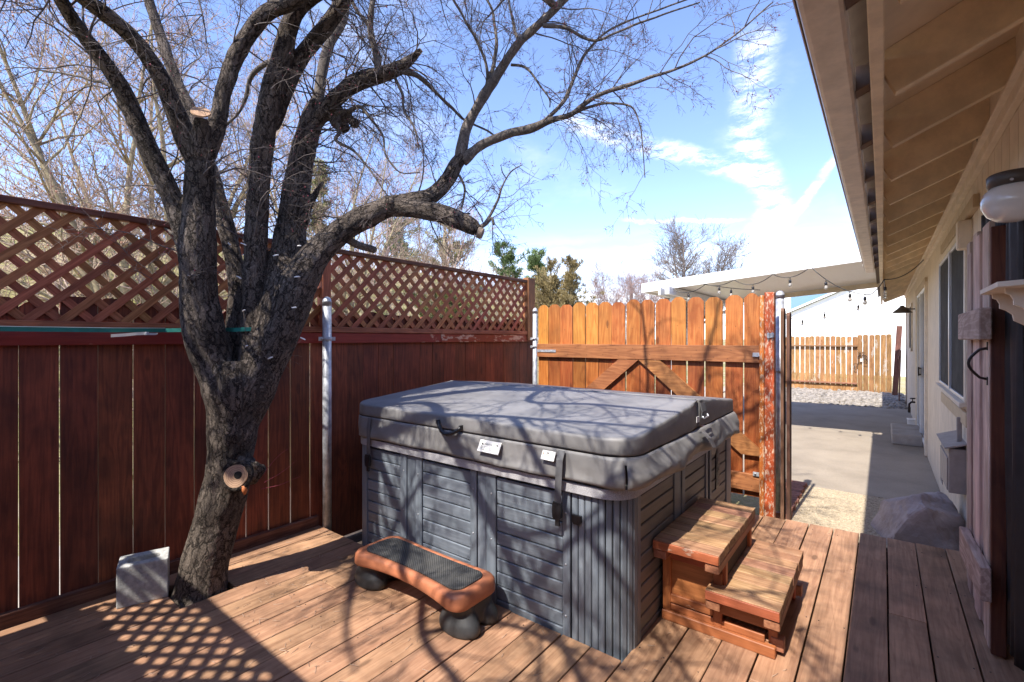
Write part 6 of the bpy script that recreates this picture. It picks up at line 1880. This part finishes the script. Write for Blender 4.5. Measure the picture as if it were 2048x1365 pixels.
bare_tree('bare_tree', 'tan bare tree rising over the middle of the lattice fence', (-11.8, 11.2), 3.6, .30, 6, M_BGTWIG, M_BGTWIG, 44, kids=(6, 6, 4), r0=.04, twr=.007)
bare_tree('bare_tree', 'wide two headed bare tree above the patio cover', (-10.9, 34.6), 8.8, .24, 3, M_GREYTWIG, M_GREYTWIG, 45, kids=(14, 10, 7), r0=.20, twr=.016, stemsplit=.3)
for i, (x, y, h, lab) in enumerate(((-13.6, 27.3, 4.4, 'leftmost of the bare pinkish shrubs above the gate'), (-13.4, 29.9, 5.0, 'bare pinkish shrub beside the utility pole above the gate'), (-11.9, 28.8, 4.5, 'bare pinkish shrub touching the left end of the patio cover'))):
    bare_tree('bare_shrub', lab, (x, y), h, .22, 7, M_PINKTWIG, M_PINKTWIG, 60 + i, kids=(7, 6, 4), r0=.05, twr=.010, group='bare shrubs above the gate')
# low thicket on the bank, read as one mass
tk = MB(); rr = random.Random(77)
for i in range(4200):
    x = rr.uniform(-16, -7.8); y = rr.uniform(-3, 24)
    z = gz(x, y); h = rr.uniform(.35, 1.3)
    d = Vector((rr.gauss(0, .35), rr.gauss(0, .35), 1)).normalized()
    q = [Vector((x, y, z))]
    for k in range(4):
        d = (d + Vector((rr.gauss(0, .2), rr.gauss(0, .2), rr.gauss(0, .1)))).normalized(); q.append(q[-1] + d * h / 4)
    tk.tube(q, [.010, .008, .006, .004, .002], 3, cap=False)
    for _ in range(3):
        j = rr.randint(1, 3); dd = (d + Vector((rr.gauss(0, .7), rr.gauss(0, .7), rr.gauss(0, .4)))).normalized()
        tk.tube([q[j], q[j] + dd * h * .2, q[j] + dd * h * .38 + Vector((0, 0, .03))], [.005, .004, .002], 3, cap=False)
tag(tk.build('thicket', M_BGTWIG), kind='stuff')
# tufts of grass on the lawn and bank
gr = MB()
for i in range(9000):
    x = rr.uniform(-13.5, -5.3) if i % 3 else rr.uniform(-8.5, -5.3); y = rr.uniform(-2.5, 20)
    if mnoise.noise(Vector((x * .8, y * .8, 1))) < -.1: continue
    z = gz(x, y); a = rr.uniform(0, 6.3); h = rr.uniform(.05, .16); w = .010
    c, s = math.cos(a), math.sin(a)
    gr.add([(x - w * c, y - w * s, z - .01), (x + w * c, y + w * s, z - .01), (x + .4 * h * s, y - .4 * h * c, z + h)], [(0, 1, 2)])
tag(gr.build('grass', M_GRASS), kind='stuff')

def conifer(name, label, base, h, w, mat, seed, clumps=120, per=34, leaf=.10, shape=1.0, droop=0.0, cat='tree', zfrac=.05, group='evergreens beyond the fence', irregular=.25, spike=False):
    rr = random.Random(seed)
    z0 = gz(*base)
    t = thing(name, label, cat, (base[0], base[1], z0), group)
    tm = MB().tube([(base[0], base[1], z0 - .1), (base[0] + .05, base[1], z0 + h * .5), (base[0], base[1], z0 + h * .93)], [w * .05 + .03, w * .035 + .02, .012], 7)
    fo = MB()
    nbr = max(20, clumps // 3)
    lead = [(0, 0, 1.0)] + [(rr.uniform(-.22, .22) * w, rr.uniform(-.22, .22) * w, rr.uniform(.76, .93)) for _ in range(2 if spike else 1)]
    for c in range(nbr):
        u = zfrac + (.97 - zfrac) * rr.random() ** .85
        lx, ly, lh = lead[c % len(lead)] if u > .4 else (0, 0, 1.0)
        prof = w * (.06 + .58 * (1 - u) ** shape) * (.55 if (lx or ly) else 1)
        a = rr.uniform(0, 6.283); rad = prof * max(.35, 1 + rr.gauss(-.1, irregular))
        hz = h * u * lh
        st = Vector((base[0] + lx * u, base[1] + ly * u, z0 + max(.05, hz - rad * .35)))
        rise = rad * (.55 if spike else .40)
        tip = Vector((base[0] + lx * u + rad * math.cos(a), base[1] + ly * u + rad * math.sin(a), z0 + hz + rise))
        tm.tube([st, st.lerp(tip, .5) + Vector((0, 0, -.06 * rad)), tip], [.020, .012, .005], 4, cap=False)
        for s in range(5):
            f = (s + 1) / 5
            p = st.lerp(tip, .25 + .75 * f)
            out = (tip - st).normalized()
            size = leaf * (2.9 - 1.5 * f)
            for k in range(per):
                o = Vector((rr.gauss(0, 1), rr.gauss(0, 1), rr.gauss(0, .8))) * size * .40
                d = (out * .9 + Vector((rr.gauss(0, .5), rr.gauss(0, .5), rr.gauss(0, .4) + (.7 if spike else .4)))).normalized()
                sd = Quaternion(d, rr.uniform(0, 6.28)) @ d.orthogonal().normalized()
                L = leaf * rr.uniform(.5, 1.2); ww = leaf * .16
                q = p + o
                fo.add([q - sd * ww, q + sd * ww, q + d * L + sd * ww * .3, q + d * L - sd * ww * .3], [(0, 1, 2, 3)])
    tm.build('trunk', M_BGTRUNK, t)
    fo.build('crown', mat, t, kind='stuff')
conifer('pine_tree', 'slim yellow green conifer seen just right of the dark trunk above the lattice', (-13.1, 7.55), 3.4, 1.0, M_PINEY, 3, 110, 30, .10)
conifer('pine_tree', 'dark green pine peeking behind the sawn branch above the lattice', (-17.6, 14.2), 3.6, 1.9, M_PINE, 4, 130, 34, .13, .6)
conifer('pine_tree', 'yellow green pine inside the tan bare tree above the lattice', (-13.6, 13.1), 2.9, 2.0, M_PINEY, 5, 130, 30, .10, .6)
conifer('pine_tree', 'open crowned green pine above the right end of the lattice', (-18.9, 23.3), 5.0, 2.9, M_PINE, 6, 150, 40, .17, .6, irregular=.4)
conifer('pine_tree', 'narrow dark green pine above the lattice corner post', (-16.0, 23.0), 4.3, 2.1, M_PINE, 7, 150, 40, .16, .6, irregular=.35)
conifer('juniper', 'low brownish juniper directly behind the lattice corner post', (-11.05, 16.8), 2.7, 2.3, M_JUNI, 8, 300, 34, .085, .55, spike=True)
conifer('juniper', 'pointed brownish juniper above the left gate pickets', (-9.85, 16.4), 3.7, 2.0, M_JUNI, 9, 330, 34, .085, .75, spike=True)

conifer('evergreen_shrub', 'bright yellow green shrub seen through the right hand lattice panel', (-9.0, 8.6), 2.2, 2.6, M_PINEY, 12, 160, 30, .10, .45, cat='shrub')
